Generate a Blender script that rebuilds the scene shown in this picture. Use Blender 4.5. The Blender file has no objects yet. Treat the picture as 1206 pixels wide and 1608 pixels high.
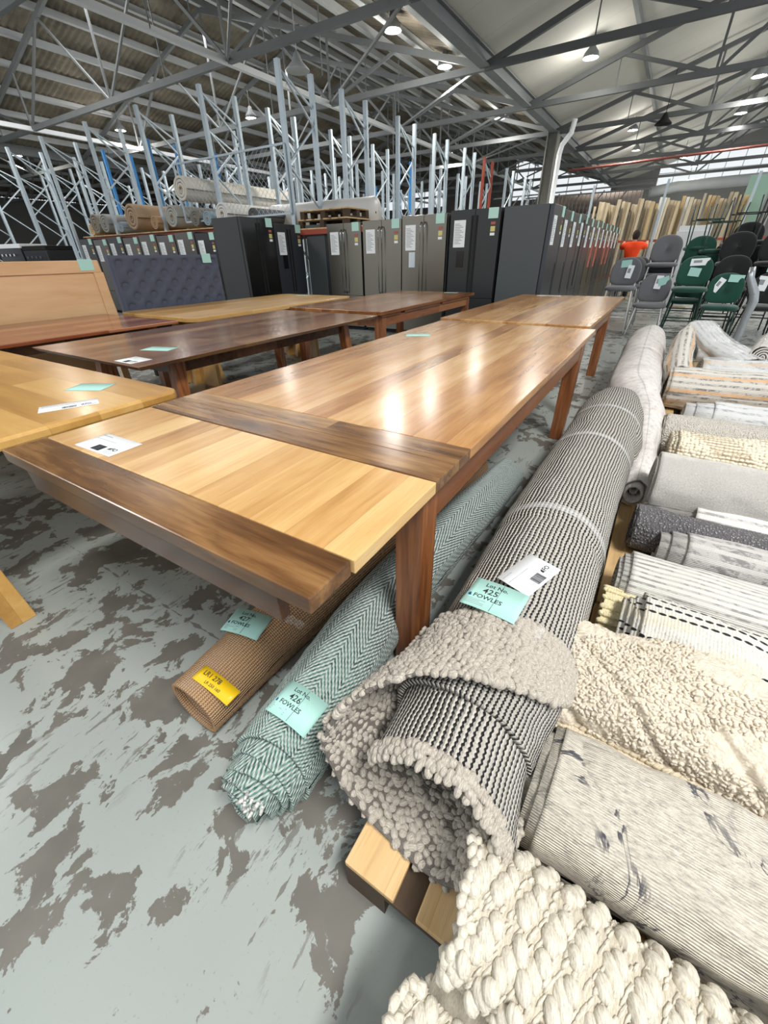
# ---- warehouse auction floor ----
import bpy, math, random
import numpy as np
from mathutils import Vector, Matrix, Euler
rnd = random.Random(7)
S = bpy.context.scene
COL = S.collection
# ---------------------------------------------------------------- camera
CAM = np.array([0.0, 0.0, 1.24])
def cam_matrix(pitch, roll, yaw):
    cp, sp = math.cos(pitch), math.sin(pitch)
    A = np.array([[1, 0, 0], [0, -sp, -cp], [0, cp, -sp]])
    cr, sr = math.cos(roll), math.sin(roll)
    B = np.array([[cr, -sr, 0], [sr, cr, 0], [0, 0, 1]])
    cy, sy = math.cos(yaw), math.sin(yaw)
    return B @ A @ np.array([[cy, -sy, 0], [sy, cy, 0], [0, 0, 1]])
F = 626.17
MC = cam_matrix(0.57131, -0.01946, -0.56491)
cd = bpy.data.cameras.new('camera'); cam = bpy.data.objects.new('camera', cd); COL.objects.link(cam)
cd.sensor_fit = 'HORIZONTAL'; cd.sensor_width = 36.0; cd.lens = 36.0 * F / 1206.0
cd.clip_start = 0.02; cd.clip_end = 300
cam.matrix_world = Matrix(((MC[0][0], -MC[1][0], -MC[2][0], CAM[0]), (MC[0][1], -MC[1][1], -MC[2][1], CAM[1]),
                           (MC[0][2], -MC[1][2], -MC[2][2], CAM[2]), (0, 0, 0, 1)))
S.camera = cam
# ---------------------------------------------------------------- light
S.view_settings.view_transform = 'Standard'; S.view_settings.look = 'None'
S.view_settings.gamma = 1; S.view_settings.use_curve_mapping = False
S.view_settings.exposure = 0.26
W = bpy.data.worlds.new('world'); S.world = W; W.use_nodes = True
W.node_tree.nodes['Background'].inputs[0].default_value = (0.92, 0.97, 1.0, 1)
W.node_tree.nodes['Background'].inputs[1].default_value = 0.85
def area(name, loc, sx, sy, e, col=(1, 1, 1), rot=(0, 0, 0)):
    l = bpy.data.lights.new(name, 'AREA'); l.shape = 'RECTANGLE'; l.size = sx; l.size_y = sy; l.energy = e; l.color = col
    o = bpy.data.objects.new(name, l); COL.objects.link(o); o.location = loc; o.rotation_euler = rot
    return o
# unseen area lights added under the roof to brighten the hall
area('overhead_fill_near', (2.6, -0.4, 6.4), 1.1, 2.8, 560, (1.0, 0.99, 0.96))
area('overhead_fill_east', (4.2, 13.0, 7.3), 1.4, 12.0, 330, (1.0, 0.99, 0.97))
area('overhead_fill_north', (-14.6, 13.0, 7.3), 1.6, 14.0, 520, (1.0, 0.99, 0.97))
area('overhead_fill_west', (-9.5, -1.5, 6.2), 1.4, 3.0, 420, (1.0, 0.99, 0.97))

# ---------------------------------------------------------------- materials
def lin(h):
    h = h.lstrip('#'); o = []
    for i in (0, 2, 4):
        c = int(h[i:i+2], 16) / 255; o.append(c / 12.92 if c <= .04045 else ((c + .055) / 1.055) ** 2.4)
    return (o[0], o[1], o[2], 1.0)
class G:
    def __init__(s, name, rough=.6, metal=0.0, col=None, spec=None, coat=None):
        s.mat = bpy.data.materials.new(name); s.mat.use_nodes = True; s.nt = s.mat.node_tree
        s.b = s.nt.nodes['Principled BSDF']; s.b.inputs['Roughness'].default_value = rough; s.b.inputs['Metallic'].default_value = metal
        if col: s.b.inputs['Base Color'].default_value = lin(col)
        if spec is not None: s.b.inputs['Specular IOR Level'].default_value = spec
        if coat: s.b.inputs['Coat Weight'].default_value = coat[0]; s.b.inputs['Coat Roughness'].default_value = coat[1]
    def put(s, sock, v):
        if v is None: return
        if isinstance(v, bpy.types.NodeSocket): s.nt.links.new(v, sock)
        elif isinstance(v, str): sock.default_value = lin(v)
        else: sock.default_value = v
    def set(s, k, v): s.put(s.b.inputs[k], v)
    def m(s, op, a, b=None, c=None):
        n = s.nt.nodes.new('ShaderNodeMath'); n.operation = op
        s.put(n.inputs[0], a); s.put(n.inputs[1], b); s.put(n.inputs[2], c); return n.outputs[0]
    def uv(s):
        n = s.nt.nodes.new('ShaderNodeUVMap'); n.uv_map = 'UVMap'; return n.outputs[0]
    def obj(s): return s.nt.nodes.new('ShaderNodeTexCoord').outputs['Object']
    def geo(s): return s.nt.nodes.new('ShaderNodeNewGeometry').outputs['Position']
    def rand(s): return s.nt.nodes.new('ShaderNodeObjectInfo').outputs['Random']
    def sep(s, v):
        n = s.nt.nodes.new('ShaderNodeSeparateXYZ'); s.put(n.inputs[0], v); return n.outputs[0], n.outputs[1], n.outputs[2]
    def comb(s, x, y, z=0.0):
        n = s.nt.nodes.new('ShaderNodeCombineXYZ'); s.put(n.inputs[0], x); s.put(n.inputs[1], y); s.put(n.inputs[2], z); return n.outputs[0]
    def scale(s, v, sc):
        n = s.nt.nodes.new('ShaderNodeMapping'); s.put(n.inputs[0], v); n.inputs['Scale'].default_value = sc; return n.outputs[0]
    def noise(s, v, sc, det=3, ro=.55, dist=0.0):
        n = s.nt.nodes.new('ShaderNodeTexNoise'); s.put(n.inputs['Vector'], v); n.inputs['Scale'].default_value = sc
        n.inputs['Detail'].default_value = det; n.inputs['Roughness'].default_value = ro; n.inputs['Distortion'].default_value = dist; return n.outputs[0]
    def vor(s, v, sc, out='Distance', feat='F1', rnds=1.0):
        n = s.nt.nodes.new('ShaderNodeTexVoronoi'); n.feature = feat; s.put(n.inputs['Vector'], v); n.inputs['Scale'].default_value = sc
        n.inputs['Randomness'].default_value = rnds; return n.outputs[out]
    def white(s, v):
        n = s.nt.nodes.new('ShaderNodeTexWhiteNoise'); n.noise_dimensions = '3D'; s.put(n.inputs['Vector'], v); return n.outputs[0]
    def ramp(s, f, stops, interp='LINEAR'):
        n = s.nt.nodes.new('ShaderNodeValToRGB'); n.color_ramp.interpolation = interp; e = n.color_ramp.elements
        while len(e) < len(stops): e.new(.5)
        for i, (p, c) in enumerate(stops):
            e[i].position = p; e[i].color = lin(c) if isinstance(c, str) else (c, c, c, 1)
        s.put(n.inputs[0], f); return n.outputs[0]
    def mix(s, f, a, b, mode='MIX'):
        n = s.nt.nodes.new('ShaderNodeMix'); n.data_type = 'RGBA'; n.blend_type = mode
        s.put(n.inputs[0], f); s.put(n.inputs[6], a); s.put(n.inputs[7], b); return n.outputs[2]
    def step(s, x, lo, hi):
        n = s.nt.nodes.new('ShaderNodeMapRange'); n.interpolation_type = 'SMOOTHSTEP'
        s.put(n.inputs[0], x); n.inputs[1].default_value = lo; n.inputs[2].default_value = hi; return n.outputs[0]
    def bump(s, h, st=.5, d=.01):
        n = s.nt.nodes.new('ShaderNodeBump'); n.inputs['Strength'].default_value = st; n.inputs['Distance'].default_value = d
        s.put(n.inputs['Height'], h); s.nt.links.new(n.outputs[0], s.b.inputs['Normal'])
def flat(name, col, rough=.6, metal=0.0, var=0.0, bump=0.0, bs=60, coat=None, spec=None):
    g = G(name, rough, metal, col, spec, coat)
    if var:
        n = g.noise(g.obj(), bs, 4); g.set('Base Color', g.mix(g.m('MULTIPLY', n, var), col, '#202020'))
    if bump: g.bump(g.noise(g.obj(), bs, 4), bump, .004)
    return g.mat
def wood(name, stops, axis=1, bw=.115, gloss=.24, contrast=.55, fig=1.0, bl=2.2, coat=.16):
    """boards running along axis (0 = X, 1 = Y); stops run dark to light"""
    g = G(name, gloss, coat=(coat, .16)); x, y, z = g.sep(g.obj())
    if axis == 0: x, y = y, x
    bi = g.m('FLOOR', g.m('DIVIDE', x, bw)); bj = g.m('FLOOR', g.m('DIVIDE', g.m('ADD', y, g.m('MULTIPLY', bi, .73)), bl))
    bn = g.white(g.comb(bi, bj, 3.1))
    vec = g.comb(g.m('ADD', x, g.m('MULTIPLY', bn, 7.0)), g.m('MULTIPLY', y, .075), z)
    a = g.noise(vec, 34, 6, .62, .35); b = g.noise(g.comb(g.m('ADD', x, g.m('MULTIPLY', bn, 3.0)), g.m('MULTIPLY', y, .22), z), 7 * fig, 3, .5, .5)
    f = g.m('ADD', g.m('ADD', g.m('MULTIPLY', bn, .42), g.m('MULTIPLY', a, contrast)), g.m('SUBTRACT', g.m('MULTIPLY', b, .75), .33))
    col = g.ramp(f, stops)
    fr = g.m('FRACT', g.m('DIVIDE', x, bw)); seam = g.step(g.m('ABSOLUTE', g.m('SUBTRACT', fr, .5)), .487, .499)
    fine = g.noise(g.comb(g.m('MULTIPLY', x, 1.0), g.m('MULTIPLY', y, .03), z), 260, 3, .6)
    col = g.mix(g.m('MULTIPLY', g.step(fine, .52, .72), .28), col, stops[0][1])
    g.set('Base Color', g.mix(g.m('MULTIPLY', seam, .45), col, stops[0][1]))
    g.bump(g.m('ADD', fine, g.m('MULTIPLY', seam, -1.0)), .07, .002)
    return g.mat
M_top = wood('blackwood_tabletop', [(0.15, '#734924'), (.42, '#9d6d3f'), (.66, '#b98a56'), (.9, '#cda777')], bl=9.0, contrast=.62)
M_leaf = wood('light_blackwood_leaf', [(0.1, '#8f6538'), (.38, '#b88c55'), (.62, '#cda76f'), (.9, '#dabb89')], bw=.105, contrast=.5)
M_dark = wood('dark_walnut_board', [(0.2, '#3b2415'), (.42, '#694829'), (.58, '#8d6840'), (.8, '#ab8757')], axis=0, bw=.125, contrast=.6, fig=1.6)
M_darkv = wood('dark_walnut_beam', [(0.2, '#3a2417'), (.5, '#5e4130'), (.9, '#7c5a42')], axis=0, bw=.4, contrast=.45)
def leg_wood(name, stops):
    g = G(name, .3, coat=(.3, .15)); x, y, z = g.sep(g.obj())
    a = g.noise(g.comb(x, y, g.m('MULTIPLY', z, .06)), 42, 5, .6, .3)
    g.set('Base Color', g.ramp(a, stops)); return g.mat
M_leg = leg_wood('red_brown_leg_wood', [(.3, '#5c3219'), (.5, '#86502c'), (.7, '#a26a3f')])
M_apron = wood('red_brown_apron_wood', [(0.2, '#64381f'), (.5, '#8c5735'), (.9, '#ab774e')], bw=.3, contrast=.5)
M_top2 = wood('brown_tabletop', [(0.15, '#4c2913'), (.45, '#7e4c26'), (.9, '#b07c48')], bw=.12)
M_walnut = wood('walnut_tabletop', [(0.15, '#46291a'), (.45, '#744b32'), (.9, '#a67e5a')], bw=.14, gloss=.2)
M_oak = wood('pale_oak_tabletop', [(0.1, '#a97e45'), (.5, '#c49a5b'), (.9, '#d4af74')], axis=1, bw=.16, contrast=.35, gloss=.35)
M_oakx = wood('honey_oak_tabletop', [(0.1, '#9d7138'), (.5, '#c2944f'), (.9, '#d6ae6c')], axis=0, bw=.17, contrast=.4, gloss=.3)
M_cherry = wood('reddish_tabletop', [(0.1, '#4f2413'), (.5, '#85472c'), (.9, '#b47a56')], bw=.18, gloss=.18)
M_ply = wood('pale_birch_headboard', [(0.1, '#c79c6e'), (.5, '#dab48b'), (.9, '#e3c19c')], bw=.9, contrast=.3, gloss=.45)
M_pallet = wood('raw_pine_pallet_wood', [(0.1, '#94734a'), (.45, '#c9a776'), (.9, '#e2c99c')], bw=.1, contrast=.6, gloss=.8, coat=0)
M_pallet_shade = flat('shaded_pallet_wood', '#4c3b29', .85, var=.4, bs=14)  # shade below the deck put into the colour of the lower timbers
M_metal = flat('galvanised_steel', '#b9c6cf', .4, .45, var=.2, bs=9)
M_blue = flat('blue_painted_steel', '#2f7fc0', .45, .1)
M_orange_steel = flat('orange_painted_steel', '#9c4632', .5)
M_truss = flat('grey_painted_truss_steel', '#7f8385', .55, .0, var=.2, bs=3)
M_trussd = flat('dark_grey_truss_steel', '#5a5d5f', .6, .0, var=.2, bs=3)
M_purlin = flat('pale_grey_purlin_steel', '#c2c6c8', .5, .0, var=.25, bs=2)
M_white_bar = flat('white_painted_steel', '#f4f7fa', .35)
M_steel = flat('brushed_stainless_steel', '#7b776e', .3, .9)
M_black = flat('black_glass_panel', '#0d0e10', .18)
M_matte_black = flat('matte_black_steel', '#26282a', .38)
M_dgrey = flat('dark_grey_enamel', '#474b4d', .45)
M_navy = flat('dark_slate_enamel', '#41454b', .3, .4)
M_gasket = flat('black_rubber', '#0b0b0b', .8)
M_paper = flat('white_paper', '#e9ecee', .7)
M_print = flat('black_print_ink', '#23262b', .7)
M_gprint = flat('grey_print_ink', '#8d9196', .7)
M_mint = flat('mint_green_card', '#a3cfc5', .65)
M_mint2 = flat('pale_mint_card', '#b4dbcf', .65)
M_yellow = flat('yellow_sticker', '#e6bd18', .4); M_elabel = flat('pale_yellow_label', '#cfc27a', .5)
M_redl = flat('red_print_ink', '#a9594f', .6)
M_chrome = flat('polished_steel', '#b9bdc0', .15, 1.0)
M_conc_c = flat('grey_painted_column', '#75756f', .6, var=.3, bs=5)

def floor_mat():
    g = G('worn_painted_concrete', .38); p = g.geo(); x, y, z = g.sep(p)
    base = g.mix(g.noise(p, .9, 3), '#868c89', '#a7ada8')
    warp = g.comb(g.m('ADD', x, g.m('MULTIPLY', g.noise(p, 3.0, 2), .25)), y)
    rot = g.nt.nodes.new('ShaderNodeMapping'); g.put(rot.inputs[0], warp); rot.inputs['Rotation'].default_value = (0, 0, .5); rot.inputs['Scale'].default_value = (1.0, .8, 1)
    a = g.noise(rot.outputs[0], 5.2, 9, .64, .1)
    b = g.noise(rot.outputs[0], 13.0, 6, .6, .2)
    big = g.noise(p, .8, 2)
    f = g.m('ADD', g.m('ADD', a, g.m('MULTIPLY', g.m('SUBTRACT', b, .5), .32)), g.m('MULTIPLY', g.m('SUBTRACT', big, .5), .35))
    patch = g.step(f, .53, .545)
    rot2 = g.nt.nodes.new('ShaderNodeMapping'); g.put(rot2.inputs[0], p); rot2.inputs['Rotation'].default_value = (0, 0, -.35); rot2.inputs['Scale'].default_value = (1.0, .22, 1)
    sc = g.m('MULTIPLY', g.step(g.noise(rot2.outputs[0], 34, 5, .7), .56, .6), g.step(g.noise(p, 2.1, 2), .48, .58))
    # saw cut joints
    jx = g.m('ABSOLUTE', g.m('SUBTRACT', g.m('FRACT', g.m('DIVIDE', g.m('ADD', x, 1.18), 1.6)), .5))
    jy = g.m('ABSOLUTE', g.m('SUBTRACT', g.m('FRACT', g.m('DIVIDE', g.m('ADD', y, .42), 1.9)), .5))
    wob = g.m('MULTIPLY', g.m('SUBTRACT', g.noise(p, 14, 4), .46), .02)
    jl = g.m('MAXIMUM', g.m('LESS_THAN', jx, g.m('MAXIMUM', wob, .0)), g.m('LESS_THAN', jy, g.m('MAXIMUM', wob, .0)))
    worn = g.m('MINIMUM', g.m('ADD', g.m('ADD', patch, g.m('MULTIPLY', sc, .75)), g.m('MULTIPLY', jl, .85)), 1.0)
    dark = g.mix(g.noise(p, 6, 5), '#4c4a46', '#77736b')
    col = g.mix(worn, base, dark); speck = g.step(g.noise(p, 90, 4, .7), .62, .7)
    g.set('Base Color', g.mix(g.m('MULTIPLY', speck, .25), col, '#55534f'))
    g.set('Roughness', g.m('ADD', .3, g.m('MULTIPLY', worn, .28)))
    g.bump(g.m('MULTIPLY', worn, -1.0), .25, .002); return g.mat
M_floor = floor_mat()
def ceil_r():
    g = G('pale_insulated_ceiling_panel', .8); x, y, z = g.sep(g.geo())
    n = g.noise(g.geo(), .35, 4); col = g.mix(n, '#b4b2ab', '#cfcec8')
    sx = g.m('LESS_THAN', g.m('FRACT', g.m('DIVIDE', y, 1.25)), .018)
    g.set('Base Color', g.mix(g.m('MULTIPLY', sx, .22), col, '#6c6b68')); return g.mat
M_ceil_r = ceil_r()
def ceil_l():
    g = G('old_brown_corrugated_sheet', .75); n = g.noise(g.scale(g.geo(), (1, .5, 1)), 1.6, 6)
    g.set('Base Color', g.ramp(n, [(.3, '#504a41'), (.55, '#7a7264'), (.8, '#9a9282')])); return g.mat
M_ceil_l = ceil_l()
def glaze():
    g = G('frosted_daylight_glazing', .5); g.set('Base Color', '#ffffff')
    g.b.inputs['Transmission Weight'].default_value = .95; g.b.inputs['IOR'].default_value = 1.05; g.b.inputs['Roughness'].default_value = .15
    return g.mat
M_glass = glaze()
def plastic():
    g = G('clear_plastic_film', .12); g.set('Base Color', '#ffffff'); g.b.inputs['Alpha'].default_value = .16
    g.bump(g.noise(g.obj(), 45, 3), .6, .01); return g.mat
M_film = plastic()
def lampm():
    g = G('glowing_lamp_lens', .5); g.set('Emission Color', (1.0, .97, .88, 1)); g.b.inputs['Emission Strength'].default_value = 45; return g.mat
M_lamp = lampm()

# ---------------------------------------------------------------- object helpers
def tag(o, label, cat, group=None, kind=None):
    o['label'] = label; o['category'] = cat
    if group: o['group'] = group
    if kind: o['kind'] = kind
    return o
def thing(name, label, cat, loc=(0, 0, 0), rz=0, group=None):
    o = bpy.data.objects.new(name, None); COL.objects.link(o); o.location = loc; o.rotation_euler = (0, 0, rz); o.empty_display_size = .1
    return tag(o, label, cat, group)
def link(name, me, mat, parent=None, bevel=0, smooth=False):
    if mat is not None: me.materials.append(mat)
    o = bpy.data.objects.new(name, me); COL.objects.link(o)
    if parent is not None: o.parent = parent
    if smooth: me.polygons.foreach_set('use_smooth', [True] * len(me.polygons))
    if bevel:
        b = o.modifiers.new('bevel', 'BEVEL'); b.width = bevel; b.segments = 2; b.limit_method = 'ANGLE'; b.angle_limit = .6
    return o
class MB:
    def __init__(s): s.v = []; s.f = []
    def add(s, vs, fs):
        k = len(s.v); s.v += [tuple(v) for v in vs]; s.f += [tuple(i + k for i in f) for f in fs]; return s
    def box(s, x0, y0, z0, x1, y1, z1):
        return s.add([(x0, y0, z0), (x1, y0, z0), (x1, y1, z0), (x0, y1, z0), (x0, y0, z1), (x1, y0, z1), (x1, y1, z1), (x0, y1, z1)],
                     [(0, 3, 2, 1), (4, 5, 6, 7), (0, 1, 5, 4), (1, 2, 6, 5), (2, 3, 7, 6), (3, 0, 4, 7)])
    def hexa(s, a, b):   # a, b: four corners each (bottom, top)
        return s.add(list(a) + list(b), [(0, 3, 2, 1), (4, 5, 6, 7), (0, 1, 5, 4), (1, 2, 6, 5), (2, 3, 7, 6), (3, 0, 4, 7)])
    def bar(s, p, q, w, h, up=(0, 0, 1)):
        p = Vector(p); q = Vector(q); d = (q - p).normalized(); u = Vector(up)
        if abs(d.dot(u)) > .98: u = Vector((0, 1, 0))
        r = d.cross(u).normalized(); u = r.cross(d)
        c = [(-w/2, -h/2), (w/2, -h/2), (w/2, h/2), (-w/2, h/2)]
        return s.hexa([p + r*a + u*b for a, b in c], [q + r*a + u*b for a, b in c])
    def tube(s, pts, r, n=8):
        pts = [Vector(p) for p in pts]; k = len(s.v); rs = r if isinstance(r, (list, tuple)) else [r] * len(pts); ref = None
        for i, p in enumerate(pts):
            d = (pts[min(i+1, len(pts)-1)] - pts[max(i-1, 0)]).normalized()
            if ref is None: ref = Vector((0, 0, 1)) if abs(d.z) < .9 else Vector((1, 0, 0))
            a = d.cross(ref).normalized(); b = a.cross(d)
            for j in range(n):
                t = 2*math.pi*j/n; s.v.append(tuple(p + (a*math.cos(t) + b*math.sin(t))*rs[i]))
        for i in range(len(pts)-1):
            for j in range(n):
                s.f.append((k+i*n+j, k+i*n+(j+1) % n, k+(i+1)*n+(j+1) % n, k+(i+1)*n+j))
        s.f.append(tuple(k+j for j in reversed(range(n)))); s.f.append(tuple(k+(len(pts)-1)*n+j for j in range(n))); return s
    def lathe(s, prof, n=20, c=(0, 0, 0)):
        k = len(s.v)
        for r, z in prof:
            for j in range(n):
                t = 2*math.pi*j/n; s.v.append((c[0]+r*math.cos(t), c[1]+r*math.sin(t), c[2]+z))
        for i in range(len(prof)-1):
            for j in range(n): s.f.append((k+i*n+j, k+i*n+(j+1) % n, k+(i+1)*n+(j+1) % n, k+(i+1)*n+j))
        return s
    def prism(s, poly, z0, z1):
        n = len(poly); k = len(s.v)
        for z in (z0, z1): s.v += [(x, y, z) for x, y in poly]
        s.f.append(tuple(k+i for i in reversed(range(n)))); s.f.append(tuple(k+n+i for i in range(n)))
        for i in range(n): s.f.append((k+i, k+(i+1) % n, k+n+(i+1) % n, k+n+i))
        return s
    def build(s, name, mat, parent=None, bevel=0, smooth=False):
        me = bpy.data.meshes.new(name); me.from_pydata(s.v, [], s.f); me.update()
        return link(name, me, mat, parent, bevel, smooth)
def box(name, mat, parent, b, bevel=0): return MB().box(*b).build(name, mat, parent, bevel)
def struct(name, mb, mat, parent=None, smooth=False):
    o = mb.build(name, mat, parent, 0, smooth); o['kind'] = 'structure'; return o
def dup(root, loc=None, rz=None, label=None, group=None):
    r = root.copy(); COL.objects.link(r)
    if loc is not None: r.location = loc
    if rz is not None: r.rotation_euler = (0, 0, rz)
    if label: r['label'] = label
    if group: r['group'] = group
    for ch in list(root.children):
        c = ch.copy(); COL.objects.link(c); c.parent = r
        for g in list(ch.children):
            d = g.copy(); COL.objects.link(d); d.parent = c
    return r
def text_mesh(name, txt, size, mat, parent, loc, rot=(0, 0, 0), bold=0.0):
    c = bpy.data.curves.new(name, 'FONT'); c.body = txt; c.size = size; c.extrude = .0002; c.offset = bold * size; c.resolution_u = 2
    t = bpy.data.objects.new(name, c); COL.objects.link(t)
    bpy.context.view_layer.update()
    me = bpy.data.meshes.new_from_object(t.evaluated_get(bpy.context.evaluated_depsgraph_get()))
    bpy.data.objects.remove(t); me.name = name; me.materials.clear()
    o = link(name, me, mat, parent); o.location = loc; o.rotation_euler = rot; return o
def fast_mesh(name, V, Fq, UV=None):
    me = bpy.data.meshes.new(name); nv = len(V); nf = len(Fq); k = Fq.shape[1]
    me.vertices.add(nv); me.vertices.foreach_set('co', np.ascontiguousarray(V, dtype=np.float32).ravel())
    me.loops.add(nf*k); me.loops.foreach_set('vertex_index', np.ascontiguousarray(Fq, dtype=np.int32).ravel())
    me.polygons.add(nf); me.polygons.foreach_set('loop_start', np.arange(0, nf*k, k, dtype=np.int32))
    me.update(calc_edges=True); me.validate()
    if UV is not None:
        l = me.uv_layers.new(name='UVMap'); l.data.foreach_set('uv', np.ascontiguousarray(UV[Fq.ravel()], dtype=np.float32).ravel())
    return me
def grid_faces(nu, nv, off=0):
    i, j = np.meshgrid(np.arange(nu-1), np.arange(nv-1), indexing='ij'); a = i*nv + j + off
    return np.stack([a, a+nv, a+nv+1, a+1], -1).reshape(-1, 4)

# ================================================================ setting
flo = MB().box(-46, -9, -.1, 15, 41, 0); struct('floor', flo, M_floor)
ZV, SL = 5.15, 0.28
BAYS = [(-43.35, -24.25), (-24.25, -5.15), (-5.15, 13.95)]
def roof_z(x, b): 
    m = (b[0]+b[1])/2; return ZV + SL*(x-b[0] if x < m else b[1]-x)
# corrugated sheets over the two left bays
def corr(name, x0, z0, x1, z1, y0, y1, sd):
    ny = int((y1-y0)/.04); ys = np.linspace(y0, y1, ny); h = .025*np.sin(ys*2*math.pi/.2)
    V = np.array([(x, ys[j], z+h[j]) for x, z in ((x0, z0), (x1, z1)) for j in range(ny)]); Fq = grid_faces(2, ny)
    me = fast_mesh(name, V, Fq); o = link(name, me, M_ceil_l); o['kind'] = 'structure'; return o
for b in BAYS[:2]:
    m = (b[0]+b[1])/2; zr = roof_z(m, b)
    corr('ceiling_west', b[0], ZV+.18, m, zr+.18, -4, 40, 1); corr('ceiling_west', m, zr+.18, b[1], ZV+.18, -4, 40, 1)
b = BAYS[2]; m = (b[0]+b[1])/2; zr = roof_z(m, b)
mb = MB(); mb.hexa([(b[0], -1, ZV+.12), (b[0], 40, ZV+.12), (m, 40, zr+.12), (m, -1, zr+.12)], [(b[0], -1, ZV+.2), (b[0], 40, ZV+.2), (m, 40, zr+.2), (m, -1, zr+.2)])
struct('ceiling_east', mb, M_ceil_r)
tn = [0]
def trim(mb, mat):
    tn[0] += 1; return struct('trim_%d' % tn[0], mb, mat)
# purlins
for b in BAYS:
    x = b[0]+.9
    while x < b[1]-.5:
        z = roof_z(x, b)
        if b[0] < -10:
            trim(MB().box(x-.035, -4, z-.02, x+.035, 40, z+.15).box(x-.035, -4, z-.03, x+.1, 40, z-.015), M_purlin)
        x += 1.25
for x in (-2.35, 1.0, 4.4, 8.0):
    z = roof_z(x, BAYS[2]); trim(MB().box(x-.05, -1, z-.02, x+.05, 40, z+.11), M_truss)
# valley beams
for x in (-24.25, -5.15, 13.95):
    trim(MB().box(x-.12, -4, 4.98, x+.12, 40, 5.02).box(x-.02, -4, 5.02, x+.02, 40, 5.24).box(x-.1, -4, 5.24, x+.1, 40, 5.27), M_truss)
for x in (-9.85, -19.5):
    trim(MB().box(x-.06, -4, 4.93, x+.06, 40, 4.96).box(x-.01, -4, 4.96, x+.01, 40, 5.06), M_white_bar)
# roof trusses, one every 3.75 m
YT = [9.3 + 3.75*i - 3.75 for i in range(0, 9)]
for b in BAYS:
    L = b[0] < -10; mt = M_truss if L else M_trussd
    x0, x1 = b; m = (x0+x1)/2; zr = roof_z(m, b)
    nb = [x0, x0+4.7, m, x1-4.7, x1]
    for y in YT:
        if b[0] < -40 and y > 30: continue
        mb = MB(); mb.bar((x0, y, 5.0), (x1, y, 5.0 if L else 5.1), .1, .13)
        mb.bar((x0, y, 5.02), (m, y, zr-.08), .09, .12); mb.bar((m, y, zr-.08), (x1, y, 5.02), .09, .12)
        w = .05 if L else .06
        for xn in (nb[1], nb[3]):
            zt = lambda x: roof_z(x, b)-.1
            mb.bar((xn, y, 5.0), (xn, y, zt(xn)), w, w); mb.bar((xn, y, 5.0), (xn-2.3, y, zt(xn-2.3)), w, w+.02); mb.bar((xn, y, 5.0), (xn+2.3, y, zt(xn+2.3)), w, w+.02)
            mb.bar((xn-2.3, y, 5.0), (xn-2.3, y, zt(xn-2.3)), .025, .025)
        mb.bar((m, y, 5.0), (m, y, zr-.1), w, w)
        for s in (-1, 1): mb.bar((m, y, 5.0), (m+s*2.45, y, zt(m+s*2.45)), w, w)
        trim(mb, mt)
        if y < 26:   # diagonal wind braces and hanger rods to the next truss
            mb = MB(); mb.bar((x1, y, 5.05), (nb[3], y+3.75, 5.0), .05, .05)
            mb.bar((nb[3], y+1.9, 5.0), (nb[3], y+1.9, roof_z(nb[3], b)), .02, .02); mb.bar((nb[3]+1.2, y+1.9, 5.0), (nb[3]+1.2, y+1.9, roof_z(nb[3]+1.2, b)), .02, .02)
            trim(mb, mt)
# columns
for x in (-5.15, -24.25):
    for y in (20.5,):
        mb = MB().box(x-.2, y-.2, 0, x-.16, y+.2, 5).box(x+.16, y-.2, 0, x+.2, y+.2, 5).box(x-.16, y-.03, 0, x+.16, y+.03, 5)
        tn[0] += 1; struct('trim_%d' % tn[0], mb, M_conc_c)
mb = MB().tube([(-4.75, 20.1, 0), (-4.75, 20.1, 4.3), (-4.7, 20.1, 4.55), (-4.45, 20.1, 4.85), (-4.4, 20.1, 5.2)], .09, 12); trim(mb, M_white_bar)
# red sprinkler main
trim(MB().tube([(-5.3, 24.6, 4.35), (14, 24.6, 4.75)], .045, 8), flat('dull_red_pipe', '#7d443d', .6))
# end wall: solid below, glazed above; walls stop where the photo stops seeing them
M_wallf = flat('grey_sheet_wall', '#7d7d7b', .8, var=.3, bs=1.5)
def wallbox(name, b, mat=M_wallf): struct(name, MB().box(*b), mat)
wallbox('wall_north', (-43.4, 40, 0, 13.95, 40.2, 4.75))
wins = [(-26.5, -18.5, 4.75, 6.1), (-12.6, -5.4, 4.75, 7.2), (-2.6, 11.0, 4.75, 6.5)]
xs = -43.4
for i, (a, c, z0, z1) in enumerate(wins):
    wallbox('wall_north', (xs, 40, 4.75, a, 40.2, 8.4)); wallbox('wall_north', (a, 40, z1, c, 40.2, 8.4)); xs = c
    w = bpy.data.objects.new('window_%d' % (i+1), None); COL.objects.link(w); w['kind'] = 'structure'; w.location = ((a+c)/2, 40.1, z0)
    hw = (c-a)/2; h = z1-z0
    MB().box(-hw, -.01, 0, hw, .01, h).build('pane', M_glass, w)
    mb = MB(); k = int((c-a)/.9)
    for j in range(k+1): t = -hw + j*(c-a)/k; mb.box(t-.02, -.04, 0, t+.02, .04, h)
    for z in (.02, h*.5, h-.02): mb.box(-hw, -.03, z-.02, hw, .03, z+.02)
    mb.build('window_frame', M_purlin, w)
wallbox('wall_north', (xs, 40, 4.75, 13.95, 40.2, 8.4))
wallbox('wall_west', (-43.5, -4, 0, -43.35, 40.2, 5.3))

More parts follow.
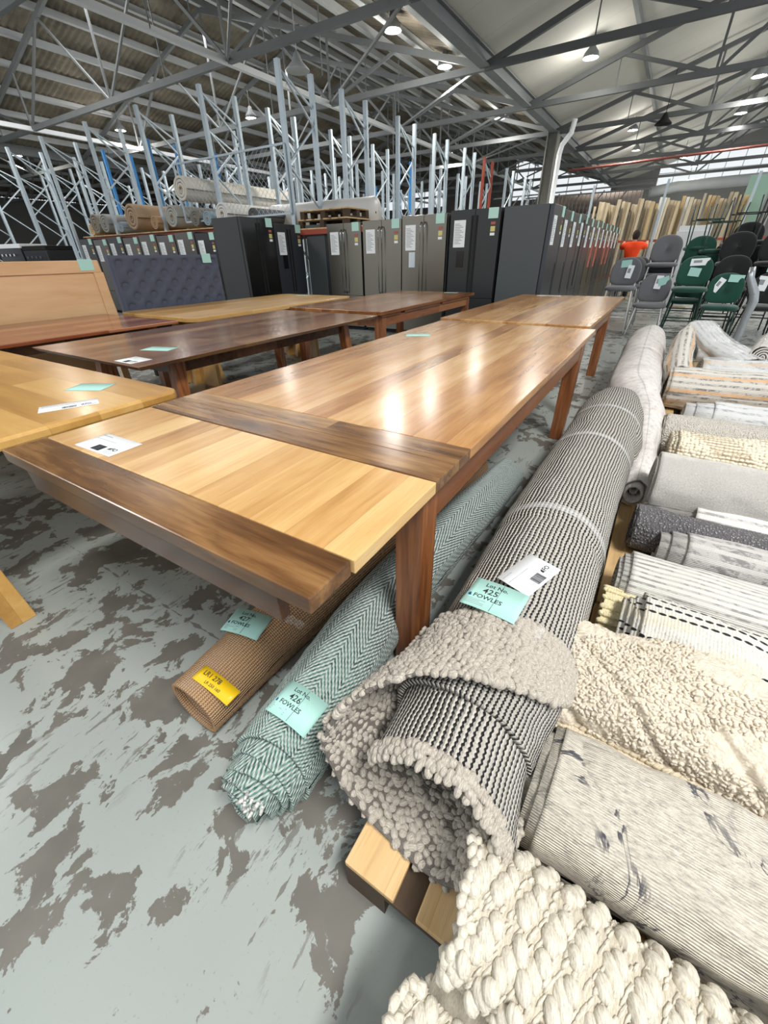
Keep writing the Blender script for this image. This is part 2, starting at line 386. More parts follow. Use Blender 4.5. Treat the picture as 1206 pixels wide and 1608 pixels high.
# ================================================================ lamps
def lamp_proto():
    t = thing('high_bay_lamp', '', 'lamp')
    MB().lathe([(.03, .34), (.06, .32), (.08, .22), (.17, .12), (.2, .02), (.19, .02), (.16, .1), (.05, .2)], 20).build('lamp_shade', M_truss, t, 0, True)
    MB().lathe([(.001, .06), (.1, .045), (.155, .03), (.16, .05), (.001, .075)], 20).build('lens', M_lamp, t, 0, True)
    MB().tube([(0, 0, .32), (0, 0, .75)], .012, 6).build('hanger', M_truss, t)
    return t
LAMPS = [(-3.3, 15.6, 'bright high bay lamp under the pale ceiling, nearest of the right bay'),
 (.6, 19.9, 'high bay lamp at the upper right edge of the pale ceiling'), (.55, 24.3, 'high bay lamp right of the pale ceiling middle, below the upper right one'),
 (-3.0, 24.6, 'high bay lamp hanging above the tall column, upper of a close pair'), (-3.2, 29.2, 'high bay lamp just below the one above the column, lower of a close pair'),
 (-6.65, 13.95, 'high bay lamp in the dark bay just left of the valley beam'), (-6.75, 11.4, 'high bay lamp at the top centre of the dark bay'),
 (-14.3, 14.2, 'small far lamp glowing among the rack tops, centre of the dark bay'), (-17.5, 6.6, 'high bay lamp at the far left edge of the dark roof'),
 (-7.0, 19.6, 'high bay lamp close left of the column head'), (-19.5, 12.4, 'small lamp glowing low between racks on the left'),
 (-1.2, 33.0, 'far lamp low under the pale ceiling right of the column'), (-.6, 36.6, 'farthest lamp low under the pale ceiling near the red pipe'),
 (3.6, 30.0, 'far lamp beside the bright right glazing'), (3.8, 17.0, 'lamp beyond the right edge of the pale ceiling'), (-11, 24, 'far lamp over the distant racks behind the fridges'),
 (-27.5, 12, 'added lamp brightening the farthest left bay, nearer one'), (-29, 20, 'added lamp brightening the farthest left bay, more distant one')]  # last two lamps are added to lift the unlit far left bay
lp = lamp_proto()
for i, (x, y, lb) in enumerate(LAMPS):
    o = lp if i == 0 else dup(lp); o.location = (x, y, 5.42); tag(o, lb, 'lamp', 'high bay lamps')
    l = bpy.data.lights.new('lamp_light', 'SPOT'); l.spot_size = 2.7; l.spot_blend = .5; l.energy = 330; l.shadow_soft_size = .15; l.color = (1, .96, .88)
    q = bpy.data.objects.new('lamp_light', l); COL.objects.link(q); q.location = (x, y, 5.2)
    l = bpy.data.lights.new('lamp_glow', 'POINT'); l.energy = 60; l.shadow_soft_size = .2; l.color = (1, .96, .88)
    q = bpy.data.objects.new('lamp_glow', l); COL.objects.link(q); q.location = (x, y, 5.12)
t = thing('pendant_bell', 'unlit black bell shaped pendant under the pale ceiling', 'lamp', (-1.6, 20.3, 4.75))
MB().lathe([(.02, .3), (.06, .26), (.12, .14), (.25, .02), (.25, 0), (.1, .1), (.01, .12)], 20).build('lamp_shade', M_gasket, t, 0, True)
MB().tube([(0, 0, .3), (0, 0, 1.4)], .01, 6).build('hanger', M_gasket, t)
t = thing('pendant_bell', 'grey unlit bell pendant hanging from the top of the dark bay', 'lamp', (-7.9, 9.4, 4.55))
MB().lathe([(.02, .3), (.06, .26), (.12, .14), (.25, .02), (.25, 0), (.1, .1), (.01, .12)], 20).build('lamp_shade', M_purlin, t, 0, True)
MB().tube([(0, 0, .3), (0, 0, 1.5)], .01, 6).build('hanger', M_purlin, t)

# ================================================================ pallet rack frames
def post_mb(y):
    m_ = MB()
    m_.box(-.045, y-.03, 0, .045, y-.026, 4).box(-.045, y-.03, 0, -.041, y+.035, 4).box(.041, y-.03, 0, .045, y+.035, 4)
    m_.box(-.045, y+.031, 0, -.02, y+.035, 4).box(.02, y+.031, 0, .045, y+.035, 4); return m_
def rack_proto(mat):
    t = thing('pallet_rack', '', 'pallet rack')
    post_mb(0).build('post', mat, t); post_mb(.84).build('post', mat, t)
    mb = MB(); z = .2; s = 0
    while z < 3.75:
        mb.bar((0, 0.02 if s == 0 else .82, z), (0, .82 if s == 0 else .02, z+.62), .03, .03); z += .62; s = 1-s
    mb.bar((0, .02, 3.9), (0, .82, 3.55), .03, .03); mb.bar((0, .02, .15), (0, .82, .15), .03, .03)
    mb.build('brace', M_metal, t)
    MB().box(-.07, -.07, 0, .07, .08, .006).box(-.07, .77, 0, .07, .92, .006).build('foot_plate', mat, t)
    return t
rp = rack_proto(M_metal); rbl = rack_proto(M_blue); ror = rack_proto(M_orange_steel)
COLS = [-6.5, -8.52, -10.6, -12.7, -14.95, -17.0, -19.1, -21.3]
ROWS = [7.22, 8.98, 11.2, 13.2, 15.35, 17.1, 19.6, 22.2]
ordn = ['first', 'second', 'third', 'fourth', 'fifth', 'sixth', 'seventh', 'eighth']
used = {}
for ri, y in enumerate(ROWS):
    for ci, x in enumerate(COLS):
        if ri >= 5 and ci > 5: continue
        kind = 'b' if (ri, ci) in ((1, 3), (4, 1), (2, 3), (1, 4), (6, 3)) else ('o' if (ri, ci) == (5, 0) else 'g')
        pr = {'b': rbl, 'o': ror, 'g': rp}[kind]
        o = pr if kind not in used else dup(pr); used[kind] = 1
        xx = x - (.35 if kind == 'b' else 0)
        o.location = (xx, y, 0)
        o.scale = (1, 1, {0: 1.0, 1: 1.0, 2: 1.0}.get(ri, 1.0))
        cn = {'b': 'blue', 'o': 'orange', 'g': 'bare galvanised'}[kind]
        where = 'row right behind the fridges' if ri == 0 else '%s row behind fridges' % ordn[ri]
        tag(o, '%s rack upright, %s from right, %s' % (cn, ordn[ci], where), 'pallet rack', 'empty pallet rack uprights')

# ================================================================ fridges
def fridge(label, loc, rz, w, h, d, door, side, style, group=None, tags=True, wsh=True, ice=False):
    t = thing('fridge', label, 'fridge', loc, rz, group); hw = w/2
    MB().box(-hw, .07, .02, hw, d, h).build('body', side, t, .006)
    MB().box(-hw+.03, .03, 0, hw-.03, d-.05, .03).build('plinth', M_gasket, t)
    MB().box(-hw+.006, .055, .04, hw-.006, .075, h-.006).build('door_gasket', M_gasket, t)
    g = .003
    def door_(x0, z0, x1, z1, nm='door'): return MB().box(x0+g, 0, z0+g, x1-g, .055, z1-g).build(nm, door, t, .004)
    zs = .62*h/1.8 if style in ('french', 'quad') else .55
    hm = M_chrome if style == 'french' else M_gasket
    if style in ('french', 'quad'):
        a = door_(-hw, zs, 0, h); b_ = door_(0, zs, hw, h)
        for o, x in ((a, -.035), (b_, .035)):
            if style == 'french': MB().tube([(x, -.02, zs+.05), (x, -.055, zs+.09), (x, -.06, (zs+h)/2), (x, -.055, h-.15), (x, -.02, h-.1)], .011, 8).build('handle', hm, o, 0, True)
            else: MB().box(x-.018, -.004, zs+.06, x+.018, .002, h-.08).build('handle', hm, o)
        if style == 'french': 
            dr = door_(-hw, .06, hw, zs, 'drawer'); MB().tube([(-hw+.1, -.01, zs-.07), (-hw+.13, -.05, zs-.07), (hw-.13, -.05, zs-.07), (hw-.1, -.01, zs-.07)], .011, 8).build('handle', hm, dr, 0, True)
        else: door_(-hw, .06, 0, zs, 'lower_door'); door_(0, .06, hw, zs, 'lower_door')
    else:
        a = door_(-hw, zs, hw, h); dr = door_(-hw, .06, hw, zs, 'drawer')
        MB().box(hw-.09, -.004, zs+.1, hw-.055, .003, zs+.55).build('handle', M_gasket, a)
    if ice: MB().box(-hw+.14, -.006, 1.06, -hw+.26, .002, 1.28).build('water_dispenser', M_black if door is not M_steel else M_chrome, t)
    if wsh:
        p = MB().box(-hw+.07, -.004, h-.48, -hw+.26, 0, h-.13).build('information_sheet', M_paper, t)
        mb = MB(); z = h-.16
        for k in range(13):
            z -= .021; mb.box(-hw+.085, -.0052, z, -hw+.085+.16*(.5+.5*((k*37 % 11)/11)), -.004, z+.007)
        mb.build('print', M_gprint, p)
    if tags:
        MB().box(hw-.19, -.006, h-.13, hw-.04, -.001, h-.0).build('lot_tag', M_mint2, t)
        st = MB().box(hw-.14, -.003, h-.29, hw-.07, 0, h-.225).build('energy_label', M_elabel, t)
        MB().box(hw-.14, -.0042, h-.205, hw-.07, -.001, h-.17).build('print', M_redl, st); MB().box(hw-.14, -.0042, h-.34, hw-.07, -.001, h-.305).build('print', M_paper, st)
    return t
P2 = math.pi/2
fg = 'fridges facing the tables'
fridge('stainless steel french door fridge, left of the three steel ones', (-5.25, 7.1, 0), 0, .76, 1.745, .7, M_steel, M_dgrey, 'french', fg)
fridge('stainless steel french door fridge, middle of the three steel ones', (-4.44, 7.1, 0), 0, .79, 1.755, .7, M_steel, M_dgrey, 'french', fg)
fridge('stainless steel french door fridge with dispenser beside the black fridge', (-3.63, 7.1, 0), 0, .81, 1.785, .7, M_steel, M_dgrey, 'french', fg, ice=True)
fridge('black four door fridge with dispenser right of the steel fridges', (-2.765, 7.1, 0), 0, .8, 1.81, .7, M_matte_black, M_gasket, 'quad', fg, ice=True)
sg = 'fridges in the side row leading to the back'
yy = 7.1; names = ['dark grey fridge at the row corner showing its whole plain side', 'dark grey fridge second in the side row behind the corner one', 'slim dark grey fridge third in the side row',
 'dark fridge with black handle strip fourth in the side row', 'dark grey fridge fifth in the side row with white sheet', 'stainless fridge with red label sixth in the side row',
 'stainless fridge seventh in the side row with red label', 'dark fridge eighth in the side row', 'stainless fridge ninth in the side row', 'grey fridge tenth in the side row', 'grey fridge eleventh in the side row', 'last visible fridge of the side row near the orange shirt']
for i in range(12):
    w = .68 if i else .72; st = i in (5, 6, 8, 9)
    fr = fridge(names[i], (-1.62, yy+w/2, 0), P2, w, 1.79 + (.02 if i % 3 == 0 else 0), .7, M_steel if st else M_navy, M_dgrey, 'quad' if i == 3 else 'single', sg, wsh=True)
    if st: MB().box(-.1, -.004, .95, .14, 0, 1.35).build('red_label', M_redl, fr)
    yy += w + .035
fridge('black fridge turned sideways left of the slate fridge', (-6.28, 6.03, 0), P2, .75, 1.825, .7, M_black, M_matte_black, 'quad', 'dark fridges left of the steel ones', wsh=False)
fridge('slate grey french door fridge with dispenser left of steel fridges', (-6.3, 6.8, 0), P2, .74, 1.76, .62, M_navy, M_dgrey, 'quad', 'dark fridges left of the steel ones', ice=True)
fridge('dark grey fridge squeezed beside the leftmost steel fridge', (-5.68, 7.56, 0), P2, .78, 1.75, .52, M_navy, M_dgrey, 'single', 'dark fridges left of the steel ones', wsh=False)
for i in range(9):
    br = i in (2, 3, 4, 5, 7)
    fridge('%s fridge, %s from the right in the row behind the headboards' % ('taupe grey' if br else 'black', ordn[i] if i < 8 else 'ninth'), (-7.95-.7*i, 6.75, 0), 0, .66, 1.74 - .03*(i % 2), .66,
           flat('taupe_enamel_%d' % i, '#57534f' if br else '#232427', .35), M_matte_black, 'single', 'fridges behind the headboards')
# appliances further left
for i, (x, y, w, h, lb) in enumerate([(-11.4, 4.6, .7, 1.45, 'black cooker standing left of the fridges behind the plywood headboard'), (-12.3, 4.5, .75, 1.5, 'black appliance with white lid at the far left edge')]):
    t = thing('cooker', lb, 'cooker', (x, y, 0), .2)
    box('body', M_matte_black, t, (-w/2, 0, 0, w/2, .6, h), .01); box('door', M_black, t, (-w/2+.03, -.03, .3, w/2-.03, 0, h-.25), .006)
    box('hotplate', M_paper if i else M_gasket, t, (-w/2, 0, h, w/2, .6, h+.08), .01)
    MB().tube([(-w/2+.08, -.05, h-.3), (w/2-.08, -.05, h-.3)], .012).build('handle', M_chrome, t)
    mb = MB(); [mb.box(-w/2+.1+k*.13, -.03, h-.14, -w/2+.14+k*.13, 0, h-.1) for k in range(4)]; mb.build('knobs', M_chrome, t)
t = thing('panel_board', 'blue grey panel with silver edge standing at the left picture edge', 'panel', (-12.2, 3.7, 0), -.1)
box('panel', flat('blue_grey_laminate', '#7f8f9f', .4), t, (-.6, 0, 0, .6, .04, 1.6)); box('edge_strip', M_chrome, t, (.6, -.01, 0, .64, .05, 1.6))

# ================================================================ shelf with carpet rolls behind the fridges
t = thing('rack_shelf', 'long rack shelf of boards and beams carrying carpet rolls', 'shelf', (-10.0, 7.2, 1.8))
box('beam', M_orange_steel, t, (-4.3, -.02, -.1, 1.9, .02, 0)); box('beam', M_orange_steel, t, (-4.3, .84, -.1, 1.9, .88, 0)); box('deck', M_pallet, t, (-4.3, -.1, 0, 1.9, 2.3, .02))
def carpet_roll(label, x, y, z, r, length, col, dx=0, hollow=.25):
    z = z if z > 2.5 else 1.825+r
    t = thing('carpet_roll', label, 'carpet roll', (x, y, z), -dx, 'carpet rolls on the rack shelf')
    m_ = flat('carpet_'+col.lstrip('#'), col, .9, bump=.5, bs=90); pts = []
    # spiral end section extruded along Y
    n = 72; turns = 3.0; a = np.linspace(0, 2*math.pi*turns, int(n*turns)); th = r*(1-hollow)/turns
    ro = r - th*a/(2*math.pi); ri = ro - th*.8
    V = []; 
    for yy_ in (0, .02, length):
        k = 1.0 if yy_ else .98
        V += [(ro[i]*math.cos(a[i])*k, yy_, ro[i]*math.sin(a[i])*k) for i in range(len(a))]
        V += [(ri[i]*math.cos(a[i])*k, yy_, ri[i]*math.sin(a[i])*k) for i in range(len(a))]
    N = len(a); Fq = []
    for s in range(2):
        o_ = s*2*N
        for i in range(N-1):
            Fq.append((o_+i, o_+i+1, o_+2*N+i+1, o_+2*N+i)); Fq.append((o_+N+i+1, o_+N+i, o_+3*N+i, o_+3*N+i+1))
    for i in range(N-1): Fq.append((i+1, i, N+i, N+i+1)); Fq.append((4*N+i, 4*N+i+1, 5*N+i+1, 5*N+i))
    me = fast_mesh('carpet', np.array(V), np.array(Fq)); link('carpet', me, m_, t, 0, True)
    MB().lathe([(r*hollow*.9, 0), (r*hollow*.9, length), (r*hollow*.75, length), (r*hollow*.75, 0), (r*hollow*.9, 0)], 16).build('cardboard_core', M_pallet, t).rotation_euler = (-P2, 0, 0)
    return t
for a in [('large cream carpet roll on top of the others', -9.6, 7.12, 2.53, .25, 3.4, '#cdc8be'), ('wide hollow kraft brown roll at the shelf middle', -11.7, 7.1, 2.14, .3, 3.0, '#a58c72'),
          ('small tan roll right of the kraft brown roll', -10.75, 7.05, 2.06, .15, 3.0, '#ab8a68'), ('grey spiral ended roll under the cream one', -10.05, 7.05, 2.1, .235, 2.6, '#a5a39d'),
          ('dark grey looped roll beside the grey spiral roll', -9.3, 7.1, 2.08, .17, 2.6, '#7b7770'), ('blue grey striped roll', -8.9, 7.1, 2.05, .15, 2.6, '#8fa0ab'),
          ('greige roll with a white body near the black fridge', -8.4, 7.1, 2.06, .21, 3.0, '#d2d0cc'), ('small charcoal roll with loops above the black fridge', -7.55, 7.15, 2.06, .14, 3.0, '#56585c'),
          ('small blue roll left of the kraft brown roll', -12.3, 7.1, 1.98, .13, 2.6, '#8c9aa5'), ('plastic wrapped grey roll', -13.0, 7.1, 2.04, .23, 2.6, '#8a8a86'),
          ('plastic wrapped taupe roll', -13.65, 7.2, 2.1, .25, 2.6, '#7d776c'), ('short yellowish roll end at the shelf left', -14.1, 7.3, 2.04, .15, 2.6, '#b5a078')]:
    carpet_roll(*a)
t = thing('carpet_roll', 'very long white plastic wrapped roll lying across behind the slate fridge', 'carpet roll', (-7.95, 8.2, 1.965), -P2+.05, 'carpet rolls on the rack shelf')
MB().lathe([(.02, 0), (.25, 0), (.26, .02), (.26, 2.6), (.25, 2.62), (.02, 2.62)], 28).build('carpet', flat('white_wrapped_carpet', '#c6c6c4', .35, bump=.3, bs=12), t, 0, True).rotation_euler = (-P2, 0, 0)
t = thing('rack_shelf', 'short orange rack beam shelf behind the steel fridges', 'shelf', (-6.6, 7.12, 1.68)); box('beam', M_orange_steel, t, (-1.4, 0, -.08, 1.9, .04, 0)); box('beam', M_orange_steel, t, (-1.4, 1.4, -.08, 1.9, 1.44, 0)); box('deck', M_pallet, t, (-1.4, 0, 0, 1.9, 1.44, .02))
# wooden pallet lying up there
def pallet(label, loc, lx, ly, nb, group='wooden pallets under the rugs', dark=False):
    t = thing('pallet', label, 'pallet', loc, 0, group); bw = lx/(nb+(nb-1)*.42); x = 0
    for i in range(nb): box('deck_board', M_pallet, t, (x, 0, .118, x+bw, ly, .138), .003); x += bw*1.42
    for y in (0, ly/2-.05, ly-.1): box('cross_board', M_pallet_shade, t, (0, y, .098, lx, y+.1, .118), .002)
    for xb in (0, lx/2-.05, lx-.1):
        for y in (0, ly/2-.05, ly-.1): box('block', M_pallet_shade, t, (xb, y, .02, xb+.1, y+.1, .098))
        box('bottom_board', M_pallet_shade, t, (xb, 0, 0, xb+.1, ly, .02))
    return t
pallet('wooden pallet lying on the rack shelf above the left steel fridge', (-6.35, 7.15, 1.70), 1.15, .75, 6, None); 
pallet('second wooden pallet stacked on the rack shelf pallet', (-6.3, 7.17, 1.84), 1.1, .7, 6, None)
# diagonal wire mesh guard
mb = MB(); 
for k in range(42):
    x = -1.6+k*.12; 
    for s in (1, -1):
        xa, za = x, 0; xb, zb = x+s*1.0, 1.0
        if xa < -1.6 or xa > 1.6: continue
        if xb > 1.6: zb = (1.6-xa)/1.0; xb = 1.6
        if xb < -1.6: zb = (xa+1.6)/1.0; xb = -1.6
        mb.bar((xa, 0, za), (xb, 0, zb), .004, .004)
t = thing('mesh_guard', 'diamond wire mesh guard fixed in front of the upper carpet rolls', 'mesh panel', (-8.1, 7.16, 1.95)); mb.build('wire_mesh', M_metal, t)
fr = MB().bar((-1.6, 0, 0), (1.6, 0, 0), .03, .03).bar((-1.6, 0, 1), (1.6, 0, 1), .03, .03).bar((-1.6, 0, 0), (-1.6, 0, 1), .03, .03).bar((1.6, 0, 0), (1.6, 0, 1), .03, .03); fr.build('mesh_frame', M_metal, t)

# ================================================================ tables
def leg_sq(nm, par, x, y, h, w, mat, tx=0, ty=0):
    return MB().hexa([(x+tx, y+ty, 0), (x+w+tx, y+ty, 0), (x+w+tx, y+w+ty, 0), (x+tx, y+w+ty, 0)], [(x, y, h), (x+w, y, h), (x+w, y+w, h), (x, y+w, h)]).build(nm, mat, par, .003)
# --- main extension table: X -1.59..-.36, Y .34..3.52
t = thing('extension_table', 'large orange brown extension table with its light end leaf pulled out, nearest the camera', 'table', (-1.59, .34, 0))
Wt = 1.23
def part(nm, mat, b, bev=.0025): return box(nm, mat, t, b, bev)
part('tabletop', M_top, (0, .712, .725, Wt, 3.18, .76))
tb = part('breadboard_end', M_dark, (0, .48, .725, Wt, .596, .76)); part('breadboard_end', M_dark, (0, .597, .725, Wt, .711, .76))
part('leaf_panel', M_leaf, (0, .121, .724, Wt, .478, .758))
part('leaf_end_board', M_dark, (-.012, 0, .718, Wt-.008, .12, .758), .004)
part('leaf_drop_board', M_darkv, (.07, .012, .635, Wt-.105, .037, .718))
part('apron', M_apron, (Wt-.055, .56, .60, Wt-.03, 3.0, .69)); part('apron', M_apron, (.03, .56, .60, .055, 3.0, .69))
part('apron', M_darkv, (.1, .5, .60, Wt-.1, .525, .69)); part('apron', M_darkv, (.1, 2.92, .60, Wt-.1, 2.945, .69))
part('leaf_runner', M_apron, (Wt-.05, .30, .693, Wt-.02, 1.2, .712)); part('leaf_runner', M_apron, (.02, .30, .693, .05, 1.2, .712))
part('leaf_runner', M_apron, (Wt-.05, 1.36, .693, Wt-.022, 3.15, .72)); part('leaf_runner', M_apron, (.02, 1.36, .693, .05, 3.15, .72))
part('top_rail', M_apron, (Wt-.085, .5, .69, Wt-.06, 3.1, .724)); part('top_rail', M_apron, (.06, .5, .69, .085, 3.1, .724))
for x in (.03, Wt-.115):
    for y in (.468, 2.87): leg_sq('leg', t, x, y, .705, .088, M_leg)
for x in (.05, Wt-.09): part('leg_block', M_apron, (x, .47, .705, x+.04, .54, .724))
def ext_table(label, x0, y0, w, l, top, legs, apmat=M_apron, group=None, over=.0, th=.035, slots=True):
    global t
    t = thing('dining_table', label, 'table', (x0, y0, 0), 0, group)
    part('tabletop', top, (0, .0, .76-th, w, l, .76), .004)
    ly0 = min(y for x, y in legs); ly1 = max(y for x, y in legs)
    part('apron', apmat, (w-.06, ly0+.08, .61, w-.035, ly1, .705)); part('apron', apmat, (.035, ly0+.08, .61, .06, ly1, .705))
    part('apron', apmat, (.1, ly0+.02, .61, w-.1, ly0+.045, .705)); part('apron', apmat, (.1, ly1+.04, .61, w-.1, ly1+.065, .705))
    if slots:
        for a, b in ((.05, .45), (.55, 1.5), (1.58, l-.1)): part('leaf_runner', apmat, (w-.045, a*l/2.7, .703, w-.015, min(b*l/2.7, l-.02), .724))
    for x, y in legs: leg_sq('leg', t, x, y, .72, .09, M_leg)
    return t
ext_table('brown extension table directly behind the big one with its far leaf out', -1.67, 3.65, 1.25, 2.68, M_top, [(.03, .15), (1.13, .15), (.03, 1.74), (1.13, 1.74)])
ext_table('reddish brown table with runner slots standing before the steel fridges', -3.65, 3.8, 1.25, 2.6, M_top2, [(.03, .06), (1.13, .06), (.03, 2.4), (1.13, 2.4)])
# --- walnut table with splayed legs
t = thing('dining_table', 'walnut dining table with splayed legs carrying two cards, left of the big table', 'table', (-3.55, 1.18, 0))
MB().hexa([(.03, .03, .73), (1.23, .03, .73), (1.23, 2.37, .73), (.03, 2.37, .73)], [(0, 0, .757), (1.26, 0, .757), (1.26, 2.4, .757), (0, 2.4, .757)]).add([], []).build('tabletop', M_walnut, t, .004)
part('apron', M_darkv, (1.06, .3, .64, 1.085, 2.1, .73)); part('apron', M_darkv, (.16, .3, .64, .185, 2.1, .73)); part('apron', M_darkv, (.18, .3, .64, 1.07, .325, .73)); part('apron', M_darkv, (.18, 2.08, .64, 1.07, 2.1, .73))
for x, tx in ((.16, -.06), (1.04, .04)):
    for y, ty in ((.3, -.1), (2.02, .1)): leg_sq('leg', t, x, y, .73, .075, M_leg, tx, ty)
# --- pale oak table with trestle panels
t = thing('dining_table', 'pale oak table with rounded corners and broad panel legs behind the walnut table', 'table', (-5.1, 2.62, 0))
def rrect(x0, y0, x1, y1, r, n=6):
    o = []
    for cx, cy, a in ((x1-r, y0+r, -90), (x1-r, y1-r, 0), (x0+r, y1-r, 90), (x0+r, y0+r, 180)):
        for k in range(n+1): q = math.radians(a+90*k/n); o.append((cx+r*math.cos(q), cy+r*math.sin(q)))
    return o
MB().prism(rrect(0, 0, 1.3, 2.65, .12), .72, .76).build('tabletop', M_oak, t, .004)
for y in (.35, 2.1):
    for x in (.5, .68): MB().hexa([(x, y-.12, 0), (x+.05, y-.12, 0), (x+.05, y+.3, 0), (x, y+.3, 0)], [(x, y, .72), (x+.05, y, .72), (x+.05, y+.18, .72), (x, y+.18, .72)]).build('leg', M_oak, t, .004)
    MB().hexa([(.25, y-.05, 0), (1.05, y-.05, 0), (1.05, y, 0), (.25, y, 0)], [(.35, y+.05, .72), (.95, y+.05, .72), (.95, y+.1, .72), (.35, y+.1, .72)]).build('leg_panel', M_oak, t, .004)
# --- honey oak table front left
t = thing('dining_table', 'honey oak table with rounded corners cropped by the left picture edge', 'table', (-3.95, .0, 0))
MB().prism(rrect(0, -.2, 2.25, 1.03, .06), .72, .76).build('tabletop', M_oakx, t, .01)
part('apron', M_oakx, (.2, .9, .62, 2.1, .925, .72)); part('apron', M_oakx, (.2, -.1, .62, 2.1, -.075, .72))
for x, tx in ((.12, -.05), (1.95, .045)):
    for y, ty in ((.1, .03), (.84, .0)): leg_sq('leg', t, x, y, .72, .09, M_oakx, tx, ty)
# --- reddish board top at the left
t = thing('dining_table', 'reddish brown glossy table in front of the plywood headboard', 'table', (-5.12, .35, 0))
part('tabletop', M_cherry, (0, 0, .735, 1.3, 2.13, .76), .005)
for x in (.1, 1.1):
    for y in (.1, 1.9): leg_sq('leg', t, x, y, .735, .08, M_leg)
part('apron', M_darkv, (1.15, .15, .65, 1.175, 1.95, .735)); part('apron', M_darkv, (.12, .15, .65, .145, 1.95, .735))
# carton-coloured low crate under the walnut table
t = thing('timber_crate', 'pale timber planks crate on the floor between the tables at left', 'crate', (-3.4, 1.75, 0), .1)
for k in range(4): part('slat', M_oak, (0, k*.2, .18, 1.0, k*.2+.16, .2), .002)
part('runner', M_pallet, (0, 0, 0, .08, .76, .18)); part('runner', M_pallet, (.9, 0, 0, .98, .76, .18))

# ================================================================ headboards
def headboard_tufted():
    t = thing('headboard', 'slate grey buttoned fabric headboard standing before the fridges', 'headboard', (-5.22, 2.74, 0))
    ny, nz = 170, 120; Y = np.linspace(0, 1.42, ny); Z = np.linspace(.3, 1.29, nz); YY, ZZ = np.meshgrid(Y, Z, indexing='ij')
    D = np.ones_like(YY)*.0
    for r in range(9):
        zc = 1.29-.085-.105*r
        for c in range(8):
            yc = .1+.205*c+(.1 if r % 2 else 0)
            d2 = (YY-yc)**2+(ZZ-zc)**2; D -= .034*np.exp(-d2/.0009)+.02*np.exp(-d2/.003)
    du = (YY/.205+ (ZZ-1.205)/.21); dv = (YY/.205-(ZZ-1.205)/.21)
    cr = np.minimum(np.abs(((du-.49) % 1)-.5), np.abs(((dv-.49) % 1)-.5)); cr = np.abs(.5-cr)
    edge = np.minimum(np.minimum(YY, 1.42-YY), np.minimum(ZZ-.3, 1.29-ZZ)); D *= np.clip(edge/.05, 0, 1)
    X = .07+D-.03*np.clip(1-edge/.03, 0, 1)**2
    V = np.stack([X, YY, ZZ], -1).reshape(-1, 3); Fq = grid_faces(ny, nz)
    g = G('slate_fabric', .85, col='#474c5b'); g.bump(g.noise(g.obj(), 400, 2), .2, .002)
    link('upholstery', fast_mesh('upholstery', V, Fq), g.mat, t, 0, True)
    box('backing', g.mat, t, (-.02, 0, .3, .05, 1.42, 1.29), .008)
    mb = MB()
    for r in range(9):
        for c in range(8):
            yc = .1+.205*c+(.1 if r % 2 else 0); zc = 1.29-.085-.105*r
            if yc < 1.38: mb.add([(.036, yc+.012*math.cos(k*P2/2), zc+.012*math.sin(k*P2/2)) for k in range(8)]+[(.045, yc, zc)], [(k, (k+1) % 8, 8) for k in range(8)])
    b_ = mb.build('buttons', g.mat, t)
    for y in (.15, 1.2): box('leg', M_gasket, t, (-.02, y, 0, .03, y+.07, .32))
    MB().box(.075, 1.16, 1.2, .078, 1.29, 1.3).build('lot_tag', M_mint, t)
headboard_tufted()
t = thing('headboard', 'pale plywood headboard with frame standing at the left behind the reddish table', 'headboard', (-5.22, .6, 0))
MB().add([(0, 0, .2), (.03, 0, .2), (.03, 2.1, .2), (0, 2.1, .2), (0, 0, 1.25), (.03, 0, 1.25), (.03, 2.04, 1.25), (0, 2.04, 1.25)], [(0, 3, 2, 1), (4, 5, 6, 7), (0, 1, 5, 4), (1, 2, 6, 5), (2, 3, 7, 6), (3, 0, 4, 7)]).build('panel', M_ply, t, .01)
box('top_rail', M_ply, t, (.03, 0, 1.14, .045, 2.02, 1.245), .004); box('side_rail', M_ply, t, (.03, 1.95, .2, .045, 2.05, 1.14), .004)
MB().box(.046, 1.83, 1.16, .048, 1.97, 1.26).build('lot_tag', M_mint, t)
for y in (.1, 1.9): box('leg', M_ply, t, (-.03, y, 0, 0, y+.08, .8), .003)

# ================================================================ chairs
def puffy(outline, mapf, th, rings=(1.0, .985, .93, .8, .5, .02)):
    n = len(outline); V = []; F_ = []
    prof = [(s, th*math.sqrt(max(0, 1-s**8))) for s in rings]
    seq = [(s, h) for s, h in reversed(prof)] + [(s, -h) for s, h in prof[1:]]
    for s, h in seq: V += [mapf(a*s, b*s, h) for a, b in outline]
    for i in range(len(seq)-1):
        for j in range(n): F_.append((i*n+j, i*n+(j+1) % n, (i+1)*n+(j+1) % n, (i+1)*n+j))
    F_.append(tuple(range(n))); F_.append(tuple((len(seq)-1)*n+j for j in reversed(range(n))))
    return MB().add(V, F_)
def fabric(name, col):
    g = G(name, .9, col=col); g.b.inputs['Sheen Weight'].default_value = .3; g.bump(g.noise(g.obj(), 300, 2), .25, .003); return g.mat
F_grey, F_green, F_black = fabric('grey_velvet', '#66666a'), fabric('dark_green_velvet', '#0f4537'), fabric('black_velvet', '#111214')
M_wleg = flat('white_painted_tube', '#d6d6d4', .35); M_gleg = flat('green_painted_tube', '#123a30', .4); M_bleg = flat('black_painted_tube', '#0c0c0d', .4)
